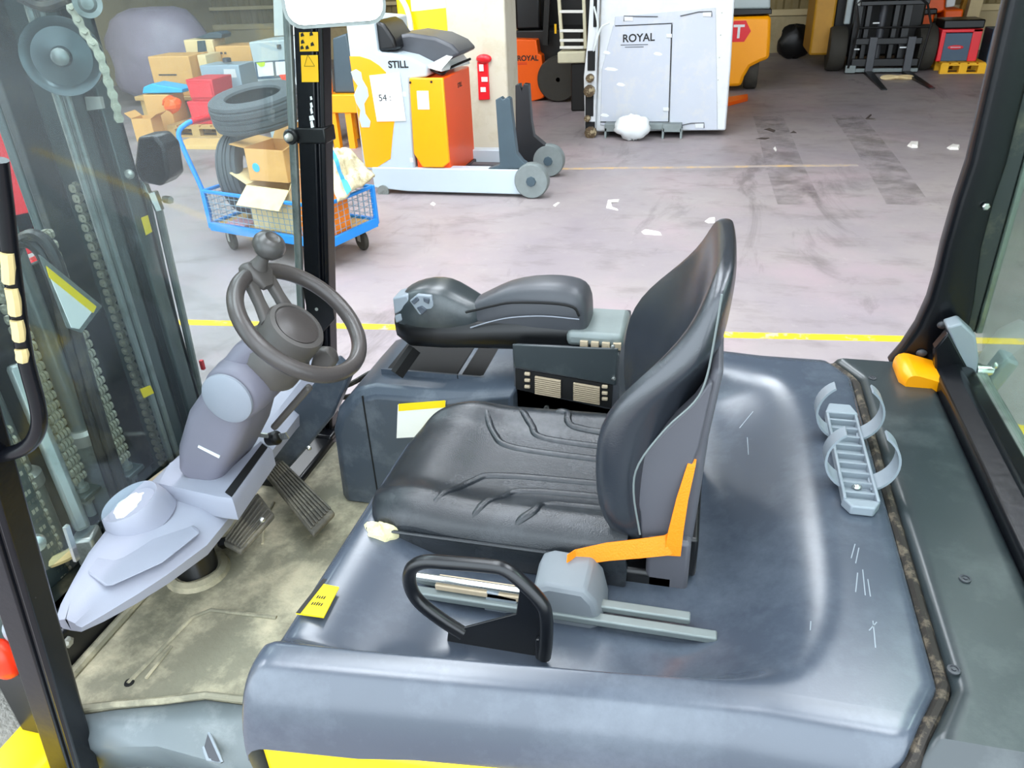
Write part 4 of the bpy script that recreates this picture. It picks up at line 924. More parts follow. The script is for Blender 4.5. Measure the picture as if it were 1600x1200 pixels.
# chain sheave high on the far side and its chain
shc = V(PY(98, 88, 1.52)); sha = unit((.52, -.85, .05))
shv = mp(MB().lathe([(.015, .02), (.02, .022), (.022, .016), (.045, .010), (.060, .008), (.070, .016), (.080, .018), (.080, .008), (.070, .0), (.080, -.008), (.080, -.018), (.015, -.018)], shc, sha, 48), 'sheave', 'sheave_iron', smooth=40)
mp(MB().lathe([(.018, .0), (.018, .012), (.012, .016), (0, .017)], shc+sha*.02, sha, 20), 'sheave_pin', 'cyl_steel')
shu = unit(np.cross((0, 0, 1), sha)); shw = np.cross(sha, shu)
lp_ = [PY(x, y, 1.50) for x, y in ((112, 14), (122, 32), (133, 52), (145, 68), (156, 88), (163, 108), (169, 128), (176, 148), (181, 166), (186, 186))]
proto = None
for i in range(len(lp_)-1):
    a, b = V(lp_[i]), V(lp_[i+1]); d = b-a; L = np.linalg.norm(d); d /= L; nn = unit(V((.67, -.74, 0))-d*(V((.67, -.74, 0))@d)); u = np.cross(nn, d)
    if proto is None:
        mbk = MB(); 
        for yy in (-.009, .009): mbk.prism([(x, yy-.002, z) for x, z in ((-.006, -.020), (.006, -.020), (.010, -.012), (.006, 0), (.010, .012), (.006, .020), (-.006, .020), (-.010, .012), (-.006, 0), (-.010, -.012))], (0, .004, 0))
        mbk.cyl((0, -.019, -.012), (0, .015, -.012), .005, seg=10).cyl((0, -.019, .012), (0, .015, .012), .005, seg=10)
        proto = mp(mbk, 'chain_link', 'chain_steel', smooth=0); o = proto
    else: o = proto.copy(); COL.objects.link(o)
    R_ = Matrix(((u[0], -nn[0], d[0]), (u[1], -nn[1], d[1]), (u[2], -nn[2], d[2]))).to_4x4()
    o.matrix_local = Matrix.Translation(Vector((a+b)/2)-Vector(MT['_w']))@R_
# small roller and plate above, bright block, far bracket with pipe and fittings
q = V(PY(137, 5, 1.5)); mp(MB().lathe([(.024, 0), (.028, .004), (.028, .010), (.018, .008), (.012, .014), (0, .015)], q, (.6, -.8, 0), 20), 'chain_roller', 'cyl_steel')
mp(MB().tube([PY(30, -5, 1.5), PY(70, 10, 1.5), PY(108, 0, 1.5)], .012, 8, smooth=4), 'hose', 'hose')
mp(MB().prism([PY(x, y, 1.56) for x, y in ((132, 152), (156, 152), (160, 170), (136, 173))], (0, .01, 0)), 'bright_block', 'zinc')
q = [PY(x, y, 1.70) for x, y in ((214, 214), (240, 212), (256, 230), (264, 278), (250, 292), (220, 286), (208, 268))]
mp(MB().prism(q, (0, .07, 0)), 'hose_bracket', 'fk_black', bevel=.008)
pipe = [PY(x, y, 1.73) for x, y in ((247, 322), (262, 390), (285, 490), (303, 570), (318, 640))]
mp(MB().tube(pipe, .011, 10), 'hydraulic_pipe', 'cyl_steel')
mp(MB().tube([PY(x, y, 1.715) for x, y in ((228, 300), (255, 420), (283, 540), (300, 615))], .008, 8), 'hydraulic_pipe', 'mast_steel')
for x, y, r in ((223, 288, .012), (227, 297, .014), (241, 308, .015), (246, 320, .013)):
    mp(MB().lathe([(r, -.014), (r, .014)], PY(x, y, 1.72), (.15, 0, -1), 6), 'pipe_fitting', 'bright_steel', smooth=0)
mp(MB().lathe([(.010, -.012), (.010, .012)], PY(262, 312, 1.715), (1, -.3, 0), 6), 'pipe_fitting', 'bright_steel', smooth=0)
mp(MB().lathe([(.012, 0), (.012, .008), (.006, .014), (0, .014)], PY(203, 272, 1.65), (.3, -1, 0), 12), 'bolt', 'zinc')
mp(MB().lathe([(.014, -.04), (.014, .03)], PY(303, 632, 1.70), (.1, 0, -1), 12), 'pipe_end', 'zinc')
mp(MB().prism([PY(x, y, 1.655) for x, y in ((216, 342), (231, 336), (238, 362), (226, 369))], (0, -.002, 0)), 'warning_tag', 'label_yellow', smooth=0)
mp(MB().prism([PX(x, y, -1.417) for x, y in ((218, 608), (234, 602), (240, 614), (224, 622))], (.002, 0, 0)), 'warning_tag', 'label_yellow', smooth=0)
mp(MB().box(V(PY(316, 570, 1.75)), (.01, .01, .03)), 'red_cap', 'red_ink')
# hoses over the mast's middle, label plate
for k in range(2):
    off = 13*k
    mp(MB().tube([PY(x+off, y-off*.8, 1.28) for x, y in ((5, 420), (18, 388), (42, 378), (66, 398), (86, 450), (106, 530), (134, 630), (168, 740), (200, 830))], .0135, 10, smooth=5), 'hose', 'hose')
mp(MB().prism([PX(x, y, -1.29) for x, y in ((62, 398), (160, 478), (128, 520), (106, 512))], (-.004, 0, 0)), 'label_plate', 'cyl_steel', smooth=0)
mp(MB().prism([PX(x, y, -1.287) for x, y in ((75, 424), (148, 482), (124, 514), (112, 512))], (-.002, 0, 0)), 'warning_label', 'label_white', smooth=0)
mp(MB().prism([PX(x, y, -1.285) for x, y in ((73, 416), (151, 479), (146, 489), (78, 434))], (-.002, 0, 0)), 'label_band', 'label_yellow', smooth=0)
# tilt cylinder feet and tan strip at the foot of the windscreen
fp(MB().tube([PZ(50, 884, .84), PZ(80, 878, .84), PZ(110, 865, .84), PZ(130, 850, .84)], .014, 8, smooth=4), 'cowl_edge', 'worn_yellow')
fp(MB().beam(PZ(180, 800, .86), PZ(285, 722, .86), .03, .02), 'cowl_strip', 'vent_beige', bevel=.004)
fp(MB().bb(-1.42, -1.34, .9, 1.75, .55, .80), 'cowl_floor', 'mast_grease', bevel=.01)
q = V(PZ(140, 852, .86)); fp(MB().rot(q, (.05, .06, .08), .4), 'tilt_foot', 'cyl_steel', bevel=.008)
fp(MB().beam(q+V((0, .0, .05)), q+V((-.08, .06, .45)), .035, .035), 'tilt_cylinder', 'cyl_steel', bevel=.01)
fp(MB().lathe([(.018, 0), (.016, .01), (0, .012)], PY(56, 848, .86), (1, -.6, .2), 12), 'bolt', 'bright_steel')
fp(MB().beam(PY(103, 822, 1.0), PY(120, 875, 1.0), .012, .008), 'wiper_arm', 'bright_steel')
# ================================================================== BACKGROUND
def pp(mb, name, mat, par, **k): return mb.build(name, mat, par, **k)
def poly(pix, Y, d): return MB().prism([PY(x, y, Y) for x, y in pix], (0, d, 0))
def wheelmesh(c, axis, r, w, hubr=.55):
    t = MB().lathe([(r*hubr, -w/2), (r*.93, -w/2), (r, -w*.32), (r, w*.32), (r*.93, w/2), (r*hubr, w/2)], c, axis, 36)
    h = MB().lathe([(r*.1, w*.5), (r*.16, w*.46), (r*.2, w*.34), (r*.46, w*.3), (r*hubr, w*.42), (r*hubr, -w*.42), (r*.1, -w*.4)], c, axis, 28)
    return t, h

# ---- platform cart with wire sides
A, B_, C_ = V((-3.896, 5.292, 0)), V((-2.717, 4.968, 0)), V((-2.565, 5.56, 0))
cu, cv = unit(B_-A), unit(C_-B_); CL, CWd = np.linalg.norm(B_-A), .60
cv = V((-cu[1], cu[0], 0))
CT = thing('platform_cart', tuple(A), 'blue platform cart with wire mesh sides carrying boxes and tyres', 'cart')
def cw(a, b, z): return A+cu*a+cv*b+V((0, 0, z))
pp(MB().box(cw(CL/2, CWd/2, .215), (CL-.02, CWd-.02, .03), (cu, cv, V((0, 0, 1)))), 'deck', 'wood', CT)
for (a, b) in (((0, 0), (CL, 0)), ((CL, 0), (CL, CWd)), ((CL, CWd), (0, CWd)), ((0, CWd), (0, 0))):
    pp(MB().beam(cw(*a, .215), cw(*b, .215), .035, .07), 'base_rail', 'cart_blue', CT, bevel=.006)
    pp(MB().beam(cw(*a, .50), cw(*b, .50), .026, .026), 'top_rail', 'cart_blue', CT, bevel=.006)
for a, b in ((0, 0), (CL, 0), (CL, CWd), (0, CWd)): pp(MB().beam(cw(a, b, .2), cw(a, b, .51), .035, .035, up=(1, 0, 0)), 'corner_post', 'cart_blue', CT, bevel=.005)
def wires(p, q):
    mb = MB(); L = np.linalg.norm(q-p); n = int(L/.055)
    for i in range(1, n): 
        c = p+(q-p)*i/n; mb.cyl(c+V((0, 0, .24)), c+V((0, 0, .49)), .0028, seg=4, cap=False)
    for z in np.linspace(.28, .46, 5): mb.cyl(p+V((0, 0, z)), q+V((0, 0, z)), .0028, seg=4, cap=False)
    return mb
for a, b in (((0, 0), (CL, 0)), ((CL, 0), (CL, CWd)), ((CL, CWd), (0, CWd)), ((0, CWd), (0, 0))): 
    w_ = pp(wires(cw(*a, 0), cw(*b, 0)), 'wire_panel', 'wire', CT, smooth=0)
hp_ = [cw(-.01, .02, .3), cw(-.03, .02, .5), cw(-.13, .02, .80), cw(-.16, .03, .93), cw(-.13, .10, .99), cw(-.12, .2, 1.0), cw(-.12, .42, 1.0), cw(-.13, .52, .99), cw(-.16, .59, .93), cw(-.13, .60, .80), cw(-.03, .60, .5), cw(-.01, .60, .3)]
hd = pp(MB().tube(hp_, .019, 12, smooth=4), 'handle', 'cart_blue', CT, smooth=60)
pp(MB().tube([cw(-.12, .14, 1.0), cw(-.12, .47, 1.0)], .025, 12), 'handle_grip', 'red_gloss', hd)
for a, b in ((.1, .09), (CL-.1, .09), (CL-.1, CWd-.09), (.1, CWd-.09)):
    c = cw(a, b, .085); ax_ = unit(cv*.9+cu*.35); t, h = wheelmesh(c, ax_, .085, .036)
    wo = pp(t, 'castor_wheel', 'tyre_black', CT); pp(h, 'castor_hub', 'zinc', wo)
    pp(MB().beam(c+ax_*.026+V((0, 0, -.01)), c+ax_*.026+V((0, 0, .1)), .045, .004, up=tuple(ax_)).beam(c-ax_*.026+V((0, 0, -.01)), c-ax_*.026+V((0, 0, .1)), .045, .004, up=tuple(ax_)).box(c+V((0, 0, .098)), (.07, .07, .012)), 'castor_fork', 'zinc', CT)
# things on the cart
def tyre(name, c, axis, r, w, label, group='used tyres on the cart', mat='tyre'):
    pr = [(r*.60, -w*.36), (r*.62, -w*.44), (r*.74, -w*.5), (r*.90, -w*.48), (r*.965, -w*.42), (r*.985, -w*.33), (r*.97, -w*.30), (r*.97, -w*.27), (r, -w*.24), (r, -w*.10), (r*.975, -w*.08), (r*.975, -w*.05), (r, -w*.03), (r, w*.03), (r*.975, w*.05), (r*.975, w*.08), (r, w*.10), (r, w*.24), (r*.97, w*.27), (r*.97, w*.30), (r*.985, w*.33), (r*.965, w*.42), (r*.90, w*.48), (r*.74, w*.5), (r*.62, w*.44), (r*.60, w*.36)]
    pr += [(r*.64, w*.34), (r*.8, w*.42), (r*.9, w*.35), (r*.92, 0), (r*.9, -w*.35), (r*.8, -w*.42), (r*.64, -w*.34)]
    mb = MB(); uu, ww, d = frame(axis); o = V(c); rings = []
    for q, h in pr: rings.append([o+d*h+q*(math.cos(t)*uu+math.sin(t)*ww) for t in np.linspace(0, 2*math.pi, 48, endpoint=False)])
    mb.loft(rings, loop=True, cap=False)
    t = mb.build(name, mat, None, smooth=28); return tag(t, label, 'tyre', group)
tyre('tyre', PY(401, 168, 5.62), (-.05, -.16, 1), .355, .235, 'grey tyre lying flat on top of the blue cart load')
tyre('tyre', (cw(.14, .36, 0)[0], cw(.14, .36, 0)[1], .575), unit(cu*1.0+cv*.35+V((0, 0, .12))), .33, .20, 'grey tyre standing upright inside the cart behind its handle')
# open cardboard box
def openbox(name, c, sx, sy, sz, rz, flaps, mat, label, th=.006, cat='box', group=None, tilt=0.):
    t = thing(name, tuple(c), label, cat, group, rz=rz)
    b = MB().bb(-sx/2, sx/2, -sy/2, sy/2, 0, th)
    for s in (-1, 1): b.bb(s*sx/2-th/2, s*sx/2+th/2, -sy/2, sy/2, 0, sz); b.bb(-sx/2, sx/2, s*sy/2-th/2, s*sy/2+th/2, 0, sz)
    b.build('box_body', mat, t, smooth=0)
    for side, ang in flaps:
        a = math.radians(ang); L = (sy if side in 'xX' else sx)*.42
        if side == 'x': e0, e1, d = V((-sx/2, -sy/2, sz)), V((-sx/2, sy/2, sz)), V((-math.cos(a), 0, math.sin(a)))
        elif side == 'X': e0, e1, d = V((sx/2, -sy/2, sz)), V((sx/2, sy/2, sz)), V((math.cos(a), 0, math.sin(a)))
        elif side == 'y': e0, e1, d = V((-sx/2, -sy/2, sz)), V((sx/2, -sy/2, sz)), V((0, -math.cos(a), math.sin(a)))
        else: e0, e1, d = V((-sx/2, sy/2, sz)), V((sx/2, sy/2, sz)), V((0, math.cos(a), math.sin(a)))
        n = np.cross(unit(e1-e0), d); MB().prism([e0, e1, e1+d*L, e0+d*L], n*th).build('flap', mat, t, smooth=0)
    if tilt: t.rotation_euler[0] = tilt
    return t
yaw = math.atan2(cu[1], cu[0])
openbox('cardboard_box', cw(.66, .27, .235), .44, .42, .34, yaw, (('x', 25), ('y', -40), ('X', 60)), 'cardboard_pale', 'open pale cardboard box standing in the blue cart', group='cardboard boxes on the cart')
t = openbox('cardboard_box', cw(.60, .30, .60), .36, .34, .24, yaw+.1, (('x', 8), ('Y', 50), ('X', 30)), 'cardboard', 'open tan cardboard box with blue spot stacked on the pale box', group='cardboard boxes on the cart')
MB().lathe([(.035, 0), (.03, .002), (0, .002)], (-.10, -.174, .10), (0, -1, 0), 14).build('blue_spot', 'box_blue', t, smooth=0)
ob = MB().box(cw(1.05, .20, .365), (.26, .30, .26), (cu, cv, V((0, 0, 1)))).build('crate', 'orange_box', None, bevel=.006); tag(ob, 'bright orange box behind the mesh at the cart end', 'box')
pl_ = MB().box(cw(.26, .10, .245), (.2, .16, .02), (cu, cv, V((0, 0, 1)))).build('plate', 'rose_plate', None, bevel=.004); tag(pl_, 'flat rose coloured plate lying on the cart deck', 'plate')
# crumpled sack over the corner
G = []
ca, cb, cc_, cd = V(PY(500, 226, 5.5)), V(PY(546, 232, 5.55)), V(PY(586, 274, 5.42)), V(PY(528, 316, 5.04))
for i in range(26):
    u = i/25; r = []
    for j in range(22):
        v = j/21; p = (ca*(1-u)+cb*u)*(1-v)+(cd*(1-u*.9)+cc_*u*.9)*v if False else ca*(1-u)*(1-v)+cb*u*(1-v)+cc_*u*v+cd*(1-u)*v
        bul = math.sin(math.pi*u)*math.sin(math.pi*v)
        nzv = noise.noise(Vector((u*4, v*4, 1.3)))*.07+noise.noise(Vector((u*11, v*11, 4)))*.035
        p = p+V((.02, -.06, .06))*bul+V((.4, -.6, .8))*nzv*(.35+bul); r.append(p)
    G.append(r)
sk = MB().grid(G).build('sack', 'sack', None, smooth=60, wind=False, solid=.02); tag(sk, 'crumpled dirty cream sack with a blue stripe draped on the cart corner', 'sack')
bd = []
for j in range(2, 22):
    p = V(G[6][j]); q = V(G[9][j]); o_ = V((.01, -.02, .012)); bd.append([p+o_, q+o_, q+o_*1.3, p+o_*1.3])
MB().loft(bd).build('blue_stripe', 'blue_band', sk, smooth=40)

# ---- reach truck
RY = 7.1
RT = thing('reach_truck', (PY(620, 300, RY)[0], RY+.4, 0), 'white, yellow and orange reach truck body without mast beside the blue cart', 'reach truck')
pp(poly([(539, 30), (584, 34), (590, 82), (612, 84), (640, 90), (666, 103), (668, 120), (640, 124), (648, 264), (568, 266)], RY, .85), 'cab_body', 'rt_white', RT, bevel=.02)
ya = pp(poly([(546, 88), (562, 88), (578, 93), (592, 102), (603, 113), (616, 190), (614, 205), (610, 248), (588, 262), (571, 261)], RY-.004, .01), 'yellow_panel', 'rt_yellow', RT, smooth=0)
fig = [(548, 112), (556, 108), (564, 113), (566, 124), (574, 138), (576, 150), (569, 162), (571, 178), (579, 190), (577, 199), (565, 199), (561, 186), (563, 172), (556, 160), (553, 148), (559, 134), (552, 124)]
pp(poly(fig, RY-.008, .005), 'white_decal', 'rt_white', ya, smooth=0)
pg = pp(poly([(577, 118), (624, 113), (634, 189), (589, 190)], RY-.012, .006), 'paper_sheet', 'paper', RT, smooth=0)
o_ = V(PY(592, 158, RY-.0135)); text('print', '54 :', .085, 'ink', pg, o_, (1, 0, .03), (0, 0, 1), .0005)
o_ = V(PY(607, 106, RY-.004)); text('lettering', 'STILL', .085, 'ink', RT, o_, (1, 0, 0), (0, 0, 1), .001, .0022)
bt = pp(poly([(639, 122), (692, 122), (702, 254), (692, 262), (660, 262), (646, 240)], RY-.02, .04), 'battery_panel', 'rt_yellow', RT, bevel=.012)
bx0 = PY(692, 122, RY)[0]
pp(MB().bb(PY(645, 200, RY)[0], bx0, RY+.02, RY+.84, .16, 1.075), 'battery_box', 'rt_orange', RT, bevel=.012)
pp(MB().bb(PY(645, 200, RY)[0]+.02, bx0+.03, RY+.02, RY+.84, .10, .17), 'battery_sill', 'rt_black', RT, bevel=.006)
pp(poly([(651, 142), (669, 142), (671, 171), (653, 171)], RY-.024, .004), 'rating_label', 'paper', bt, smooth=0)
for x, y in ((641, 129), (674, 128)): pp(MB().lathe([(.012, 0), (.01, .008), (0, .01)], PY(x, y, RY-.02), (0, -1, 0), 8), 'bolt', 'fk_dark', bt)
text('lettering', 'STILL', .06, 'ink', RT, (bx0+.001, RY+.42, .93), (0, 1, 0), (0, 0, 1), .001, .001)
for x, y in ((632, 147), (643, 250)): pp(MB().box(V(PY(x, y, RY-.002)), (.03, .004, .04)), 'small_label', 'paper', RT)
# open battery cover and clutter on top
pp(MB().prism([PY(668, 106, RY+.05), PY(690, 112, RY+.05), (bx0+.02, RY+.8, 1.10), (bx0-.14, RY+.8, 1.28), PY(720, 78, RY+.4)], (0, 0, .02)), 'battery_cover', 'machine_pale', RT, smooth=0)
pp(poly([(588, 82), (600, 58), (640, 52), (680, 58), (706, 70), (720, 85), (690, 100), (666, 103), (640, 90), (612, 84)], RY+.25, .55), 'cab_console', 'fk_grey', RT, bevel=.03)
pp(poly([(584, 30), (600, 38), (615, 60), (620, 78), (590, 82)], RY+.05, .5), 'seat_pad', 'fk_black', RT, bevel=.03)
for k in range(6):
    x = 618+k*13; pp(MB().ball(PY(x, 62+4*((k*7) % 3), RY+.35), (.07, .09, .05), 10, 8), 'control_lever', ('rt_dark', 'vent_beige', 'fk_black')[k % 3], RT)
pp(MB().tube([PY(668, 106, RY+.1), PY(690, 116, RY+.12), PY(705, 105, RY+.3), PY(735, 92, RY+.5)], .012, 8, smooth=5), 'battery_cable', 'fk_black', RT)
# legs, load wheels, uprights
x0_, x1_ = PY(584, 280, RY)[0], PY(838, 280, RY)[0]
for yy, nm in ((RY-.02, 0), (RY+.78, 1)):
    pp(MB().prismxz([(x0_, .06), (x0_, .26), (x1_-.12, .265), (x1_, .16), (x1_, .03), (x0_+.35, .03)], yy, yy+.13), 'support_leg', 'rt_white', RT, bevel=.01)
    c = (x1_-.04, yy+.02, .165); t_, h_ = wheelmesh(c, (0, -1, 0), .165, .11, .8)
    wo = pp(t_, 'load_wheel', 'stand_steel', RT); pp(h_, 'wheel_hub', 'rt_grey', wo); pp(MB().lathe([(.05, 0), (.045, .02), (0, .022)], (c[0], c[1]-.05, c[2]), (0, -1, 0), 8), 'wheel_nut', 'rt_dark', wo)
pp(poly([(774, 156), (782, 152), (786, 156), (792, 152), (797, 155), (799, 175), (807, 240), (816, 252), (832, 263), (762, 264), (781, 258)], RY-.01, .09), 'mast_shoe', 'rt_dark', RT, bevel=.006)
pp(poly([(805, 133), (812, 131), (815, 142), (818, 131), (826, 132), (830, 190), (834, 212), (846, 222), (853, 228), (853, 262), (820, 254), (806, 240)], RY+.75, .09), 'mast_shoe', 'rt_black', RT, bevel=.006)
pp(MB().bb(bx0+.05, x1_-.2, RY+.2, RY+.3, .12, .2).bb(bx0+.05, x1_-.2, RY+.5, RY+.62, .10, .18), 'reach_channel', 'fk_grey', RT, bevel=.01)
pp(MB().lathe([(.06, 0), (.06, .02)], (x0_+.1, RY-.02, .03), (0, -1, 0), 12), 'stabiliser', 'cyl_steel', RT)

# ---- red notice hung on the column
FC = c0[1]
o = MB().prism([(PY(746, 96, FC)[0], FC-.02, PY(746, 96, FC)[2]), (PY(763, 98, FC)[0], FC-.02, PY(763, 98, FC)[2]), (PY(766, 155, FC)[0], FC-.03, PY(766, 155, FC)[2]), (PY(749, 156, FC)[0], FC-.03, PY(749, 156, FC)[2])], (0, .03, 0)).build('fire_notice', 'red_gloss', None, bevel=.006)
tag(o, 'small red notice with white print hung on the cream column', 'sign')
for x, y, w, h in ((752, 106, .05, .07), (757, 124, .07, .05), (755, 140, .06, .05)): MB().box(V(PY(x, y, FC-.033)), (w, .004, h)).build('white_print', 'paper', o, smooth=0)
MB().ball(PY(756, 92, FC-.02), (.09, .04, .05), 10, 6).build('hanging_strap', 'red_gloss', o)

# ---- yellow stacker behind the reach truck
YY = 9.3
t = thing('pallet_stacker', (PY(672, 40, YY)[0], YY+.2, 0), 'tall yellow stacker with a white sheet standing behind the reach truck', 'stacker')
xa, xb = PY(622, 40, YY)[0], PY(712, 40, YY)[0]
pp(MB().bb(xa, xb, YY, YY+.35, .05, 2.3), 'body', 'truck_yellow', t, bevel=.03)
pp(MB().prism([PY(x, y, YY-.004) for x, y in ((640, -20), (697, -24), (698, 12), (643, 18))], (0, .004, 0)), 'white_sheet', 'paper', t, smooth=0)
pp(MB().tube([PY(x, y, YY-.08) for x, y in ((622, -10), (634, 10), (640, 30), (643, 52))], .03, 10, smooth=4), 'grip_tube', 'machine_pale', t)
pp(MB().bb(xa-.03, xb+.03, YY-.1, YY+.4, 0, .12), 'base', 'fk_grey', t, bevel=.01)
# teal cabinet on a yellow platform
TYc = 9.0; xa, xb = PY(508, 150, TYc)[0], PY(574, 150, TYc)[0]
t = thing('yellow_platform', ((xa+xb)/2, TYc+.3, 0), 'low yellow platform on short feet between pillar and reach truck', 'platform')
z0, z1 = PY(540, 177, TYc)[2], PY(540, 148, TYc)[2]
pp(MB().bb(xa, xb+.1, TYc, TYc+.7, z0, z1), 'top', 'rt_yellow', t, bevel=.012)
for x in (xa+.05, (xa+xb)/2-.02, xb+.05): pp(MB().bb(x-.04, x+.04, TYc+.02, TYc+.1, 0, z0), 'foot', 'rt_yellow', t); pp(MB().bb(x-.04, x+.04, TYc+.58, TYc+.66, 0, z0), 'foot', 'rt_yellow', t)
t = MB().loft([[PY(x, y, TYc+.1) for x, y in ((519, 60), (541, 52), (560, 145.5), (522, 145.5))], [V(PY(x, y, TYc+.1))+V((0, .5, 0)) for x, y in ((519, 60), (541, 52), (560, 145.5), (522, 145.5))]]).build('teal_cabinet', 'rt_dark', None, bevel=.02); tag(t, 'leaning teal panel cabinet standing on the yellow platform', 'cabinet')
t = MB().prism([PY(x, y, TYc+.05) for x, y in ((508, 112), (514, 100), (519, 146), (508, 146.5))], (0, .04, 0)).build('orange_part', 'orange_box', None, bevel=.01); tag(t, 'small orange box on the yellow platform beside the teal cabinet', 'box')

# ---- orange forklift behind the column
OY = 12.4
t = thing('forklift', (PY(830, 150, OY)[0], OY+.5, 0), 'orange forklift parked in shadow behind the cream column', 'forklift', 'forklifts parked at the back')
cw_ = pp(poly([(770, 60), (838, 62), (841, 84), (846, 86), (850, 118), (853, 120), (850, 153), (828, 160), (770, 164)], OY, 1.0), 'counterweight', 'fk_orange', t, bevel=.05)
text('lettering', 'ROYAL', .105, 'ink', t, V(PY(808, 95, OY-.004)), (1, 0, 0), (0, 0, 1), .001, .003)
for k in range(2): pp(MB().box(V(PY(816, 98.5+2*k, OY-.002)), (.15, .003, .007)), 'printed_line', 'red_ink', t)
tw, th_ = wheelmesh((PY(869, 130, OY)[0]+.05, OY+.0, .33), (0, -1, 0), .33, .24, .5); wo = pp(tw, 'tyre', 'tyre_black', t); pp(th_, 'wheel_hub', 'fk_dark', wo)
for dx in (0, 1.2): 
    pp(MB().beam((PY(850, 60, OY)[0]+dx, OY+.1, .8), (PY(850, 60, OY)[0]+dx*.9+.1, OY+.1, 2.2), .08, .08, up=(0, 1, 0)), 'pillar', 'fk_dark', t)
pp(MB().bb(PY(800, 60, OY)[0], PY(905, 60, OY)[0], OY+.2, OY+1.0, .3, 1.0), 'cab_floor', 'fk_dark', t, bevel=.02)
pp(MB().bb(PY(800, 60, OY)[0]-.1, PY(910, 60, OY)[0], OY+1.0, OY+1.15, .3, 2.4), 'dark_backdrop', 'fk_dark', t, bevel=.02)  # tall dark backdrop, added to paint the dark region behind this truck
pp(MB().bb(PY(800, 60, OY)[0], PY(840, 60, OY)[0], OY+.25, OY+.8, 1.0, 1.6), 'driver_seat', 'fk_black', t, bevel=.04)
pp(MB().box(V(PY(868, 45, OY+.02)), (.03, .02, .13)), 'side_lamp', 'label_amber', t)
# ---- white ladder
LY = 11.6
t = thing('ladder', (PY(890, 150, LY)[0], LY, 0), 'white metal ladder standing between orange forklift and white machine', 'ladder')
for (xa, ya, xb, yb) in ((873, -10, 879, 76), (912, -10, 915, 76)): pp(MB().beam(PY(xa, ya, LY), PY(xb, yb, LY), .045, .05, up=(0, 1, 0)), 'stile', 'cream_metal', t, bevel=.006)
for y in (18, 48, 63, 74): pp(MB().beam(PY(875, y, LY), PY(912, y, LY), .06, .035), 'rung', 'white_metal', t, bevel=.004)
pp(MB().bb(PY(873, 86, LY)[0], PY(916, 86, LY)[0], LY-.1, LY+.2, PY(873, 98, LY)[2], PY(873, 80, LY)[2]), 'platform', 'cream_metal', t, bevel=.02)
pp(MB().bb(PY(893, 140, LY)[0], PY(915, 140, LY)[0], LY-.05, LY+.2, 0, PY(893, 98, LY)[2]), 'leg_frame', 'fk_dark', t, bevel=.02)

# ---- big white machine housing on a steel stand
WY = 9.9
WM = thing('machine_housing', (PY(1030, 200, WY)[0], WY+.6, 0), 'large scuffed white machine housing lettered ROYAL on a steel stand', 'machine')
wx0, wx1 = PY(937, 190, WY)[0], PY(1132, 200, WY)[0]; zb = PY(1000, 204, WY)[2]+.02
body = pp(MB().prism([PY(x, y, WY) for x, y in ((930, 206), (935, 100), (940, -40), (1150, -40), (1142, 100), (1134, 204))], (0, 1.3, 0)), 'housing', 'wm_white', WM, bevel=.02)
pp(poly([(938, 196), (940, 110), (958, 40), (1050, 36), (1045, 192)], WY-.012, .014), 'door_panel', 'wm_grey', WM, bevel=.005)
pp(poly([(1051, 36), (960, 40), (961, 26), (1118, 12), (1121, 203), (1046, 203)], WY-.010, .012), 'door_panel', 'wm_grey', WM, bevel=.004)
pp(poly([(1049, 38), (1050.5, 38), (1045.5, 190), (1044, 190)], WY-.016, .004), 'door_gap', 'dark_gap', WM, smooth=0)
pp(poly([(938, 190), (1045, 190), (1045, 191.5), (938, 191.5)], WY-.016, .004), 'door_gap', 'dark_gap', WM, smooth=0)
pp(poly([(961, 40), (1050, 36), (1050, 37.3), (961, 41.3)], WY-.016, .004), 'door_gap', 'dark_gap', WM, smooth=0)
for x, y in ((1045, 56), (1040, 171)): pp(poly([(x-4, y-3), (x+5, y-3), (x+5, y+3), (x-4, y+3)], WY-.022, .012), 'door_hinge', 'wm_white', WM, bevel=.004)
for (x0, y0, x1, y1, s) in ((975, 29, 1028, 26, 1), (1112, 22, 1063, 25, -1), (1100, 196, 1055, 198, -1)):
    pp(poly([(x0, y0-4), (x0+14*s, y0-4), (x0+14*s, y0+4), (x0, y0+4)], WY-.018, .006), 'latch_plate', 'wm_white', WM, bevel=.004)
    pp(MB().tube([PY(x0, y0+4, WY-.017), PY(x0, y0-4, WY-.017), PY(x0+20*s, y0-3.5, WY-.017), PY(x1, y1, WY-.017)], .006, 6), 'latch_rod', 'fk_grey', WM)
text('lettering', 'ROYAL', .118, 'ink', WM, V(PY(972.5, 66, WY-.014)), (1, 0, .03), (0, 0, 1), .001, .0025)
for k, w in ((0, .32), (1, .22)): pp(MB().box(V(PY(991, 70+3.5*k, WY-.014)), (w, .003, .008)), 'printed_line', 'fk_grey', WM)
for (x, y, w) in ((955, 108, 22), (948, 82, 12), (970, 132, 14), (1028, 84, 14), (945, 180, 14)):
    pts = [(x-w/2, y), (x-w/4, y-3), (x+w/5, y-2), (x+w/2, y+1), (x+w/4, y+3), (x-w/4, y+2)]
    pp(poly(pts, WY-.014, .003), 'paint_scuff', 'paper', WM, smooth=0)
for i in range(6): pp(MB().lathe([(.008, 0), (.006, .005), (0, .006)], PY(1128-2*i, 20+35*i, WY-.002), (0, -1, 0), 8), 'rivet', 'zinc', WM)
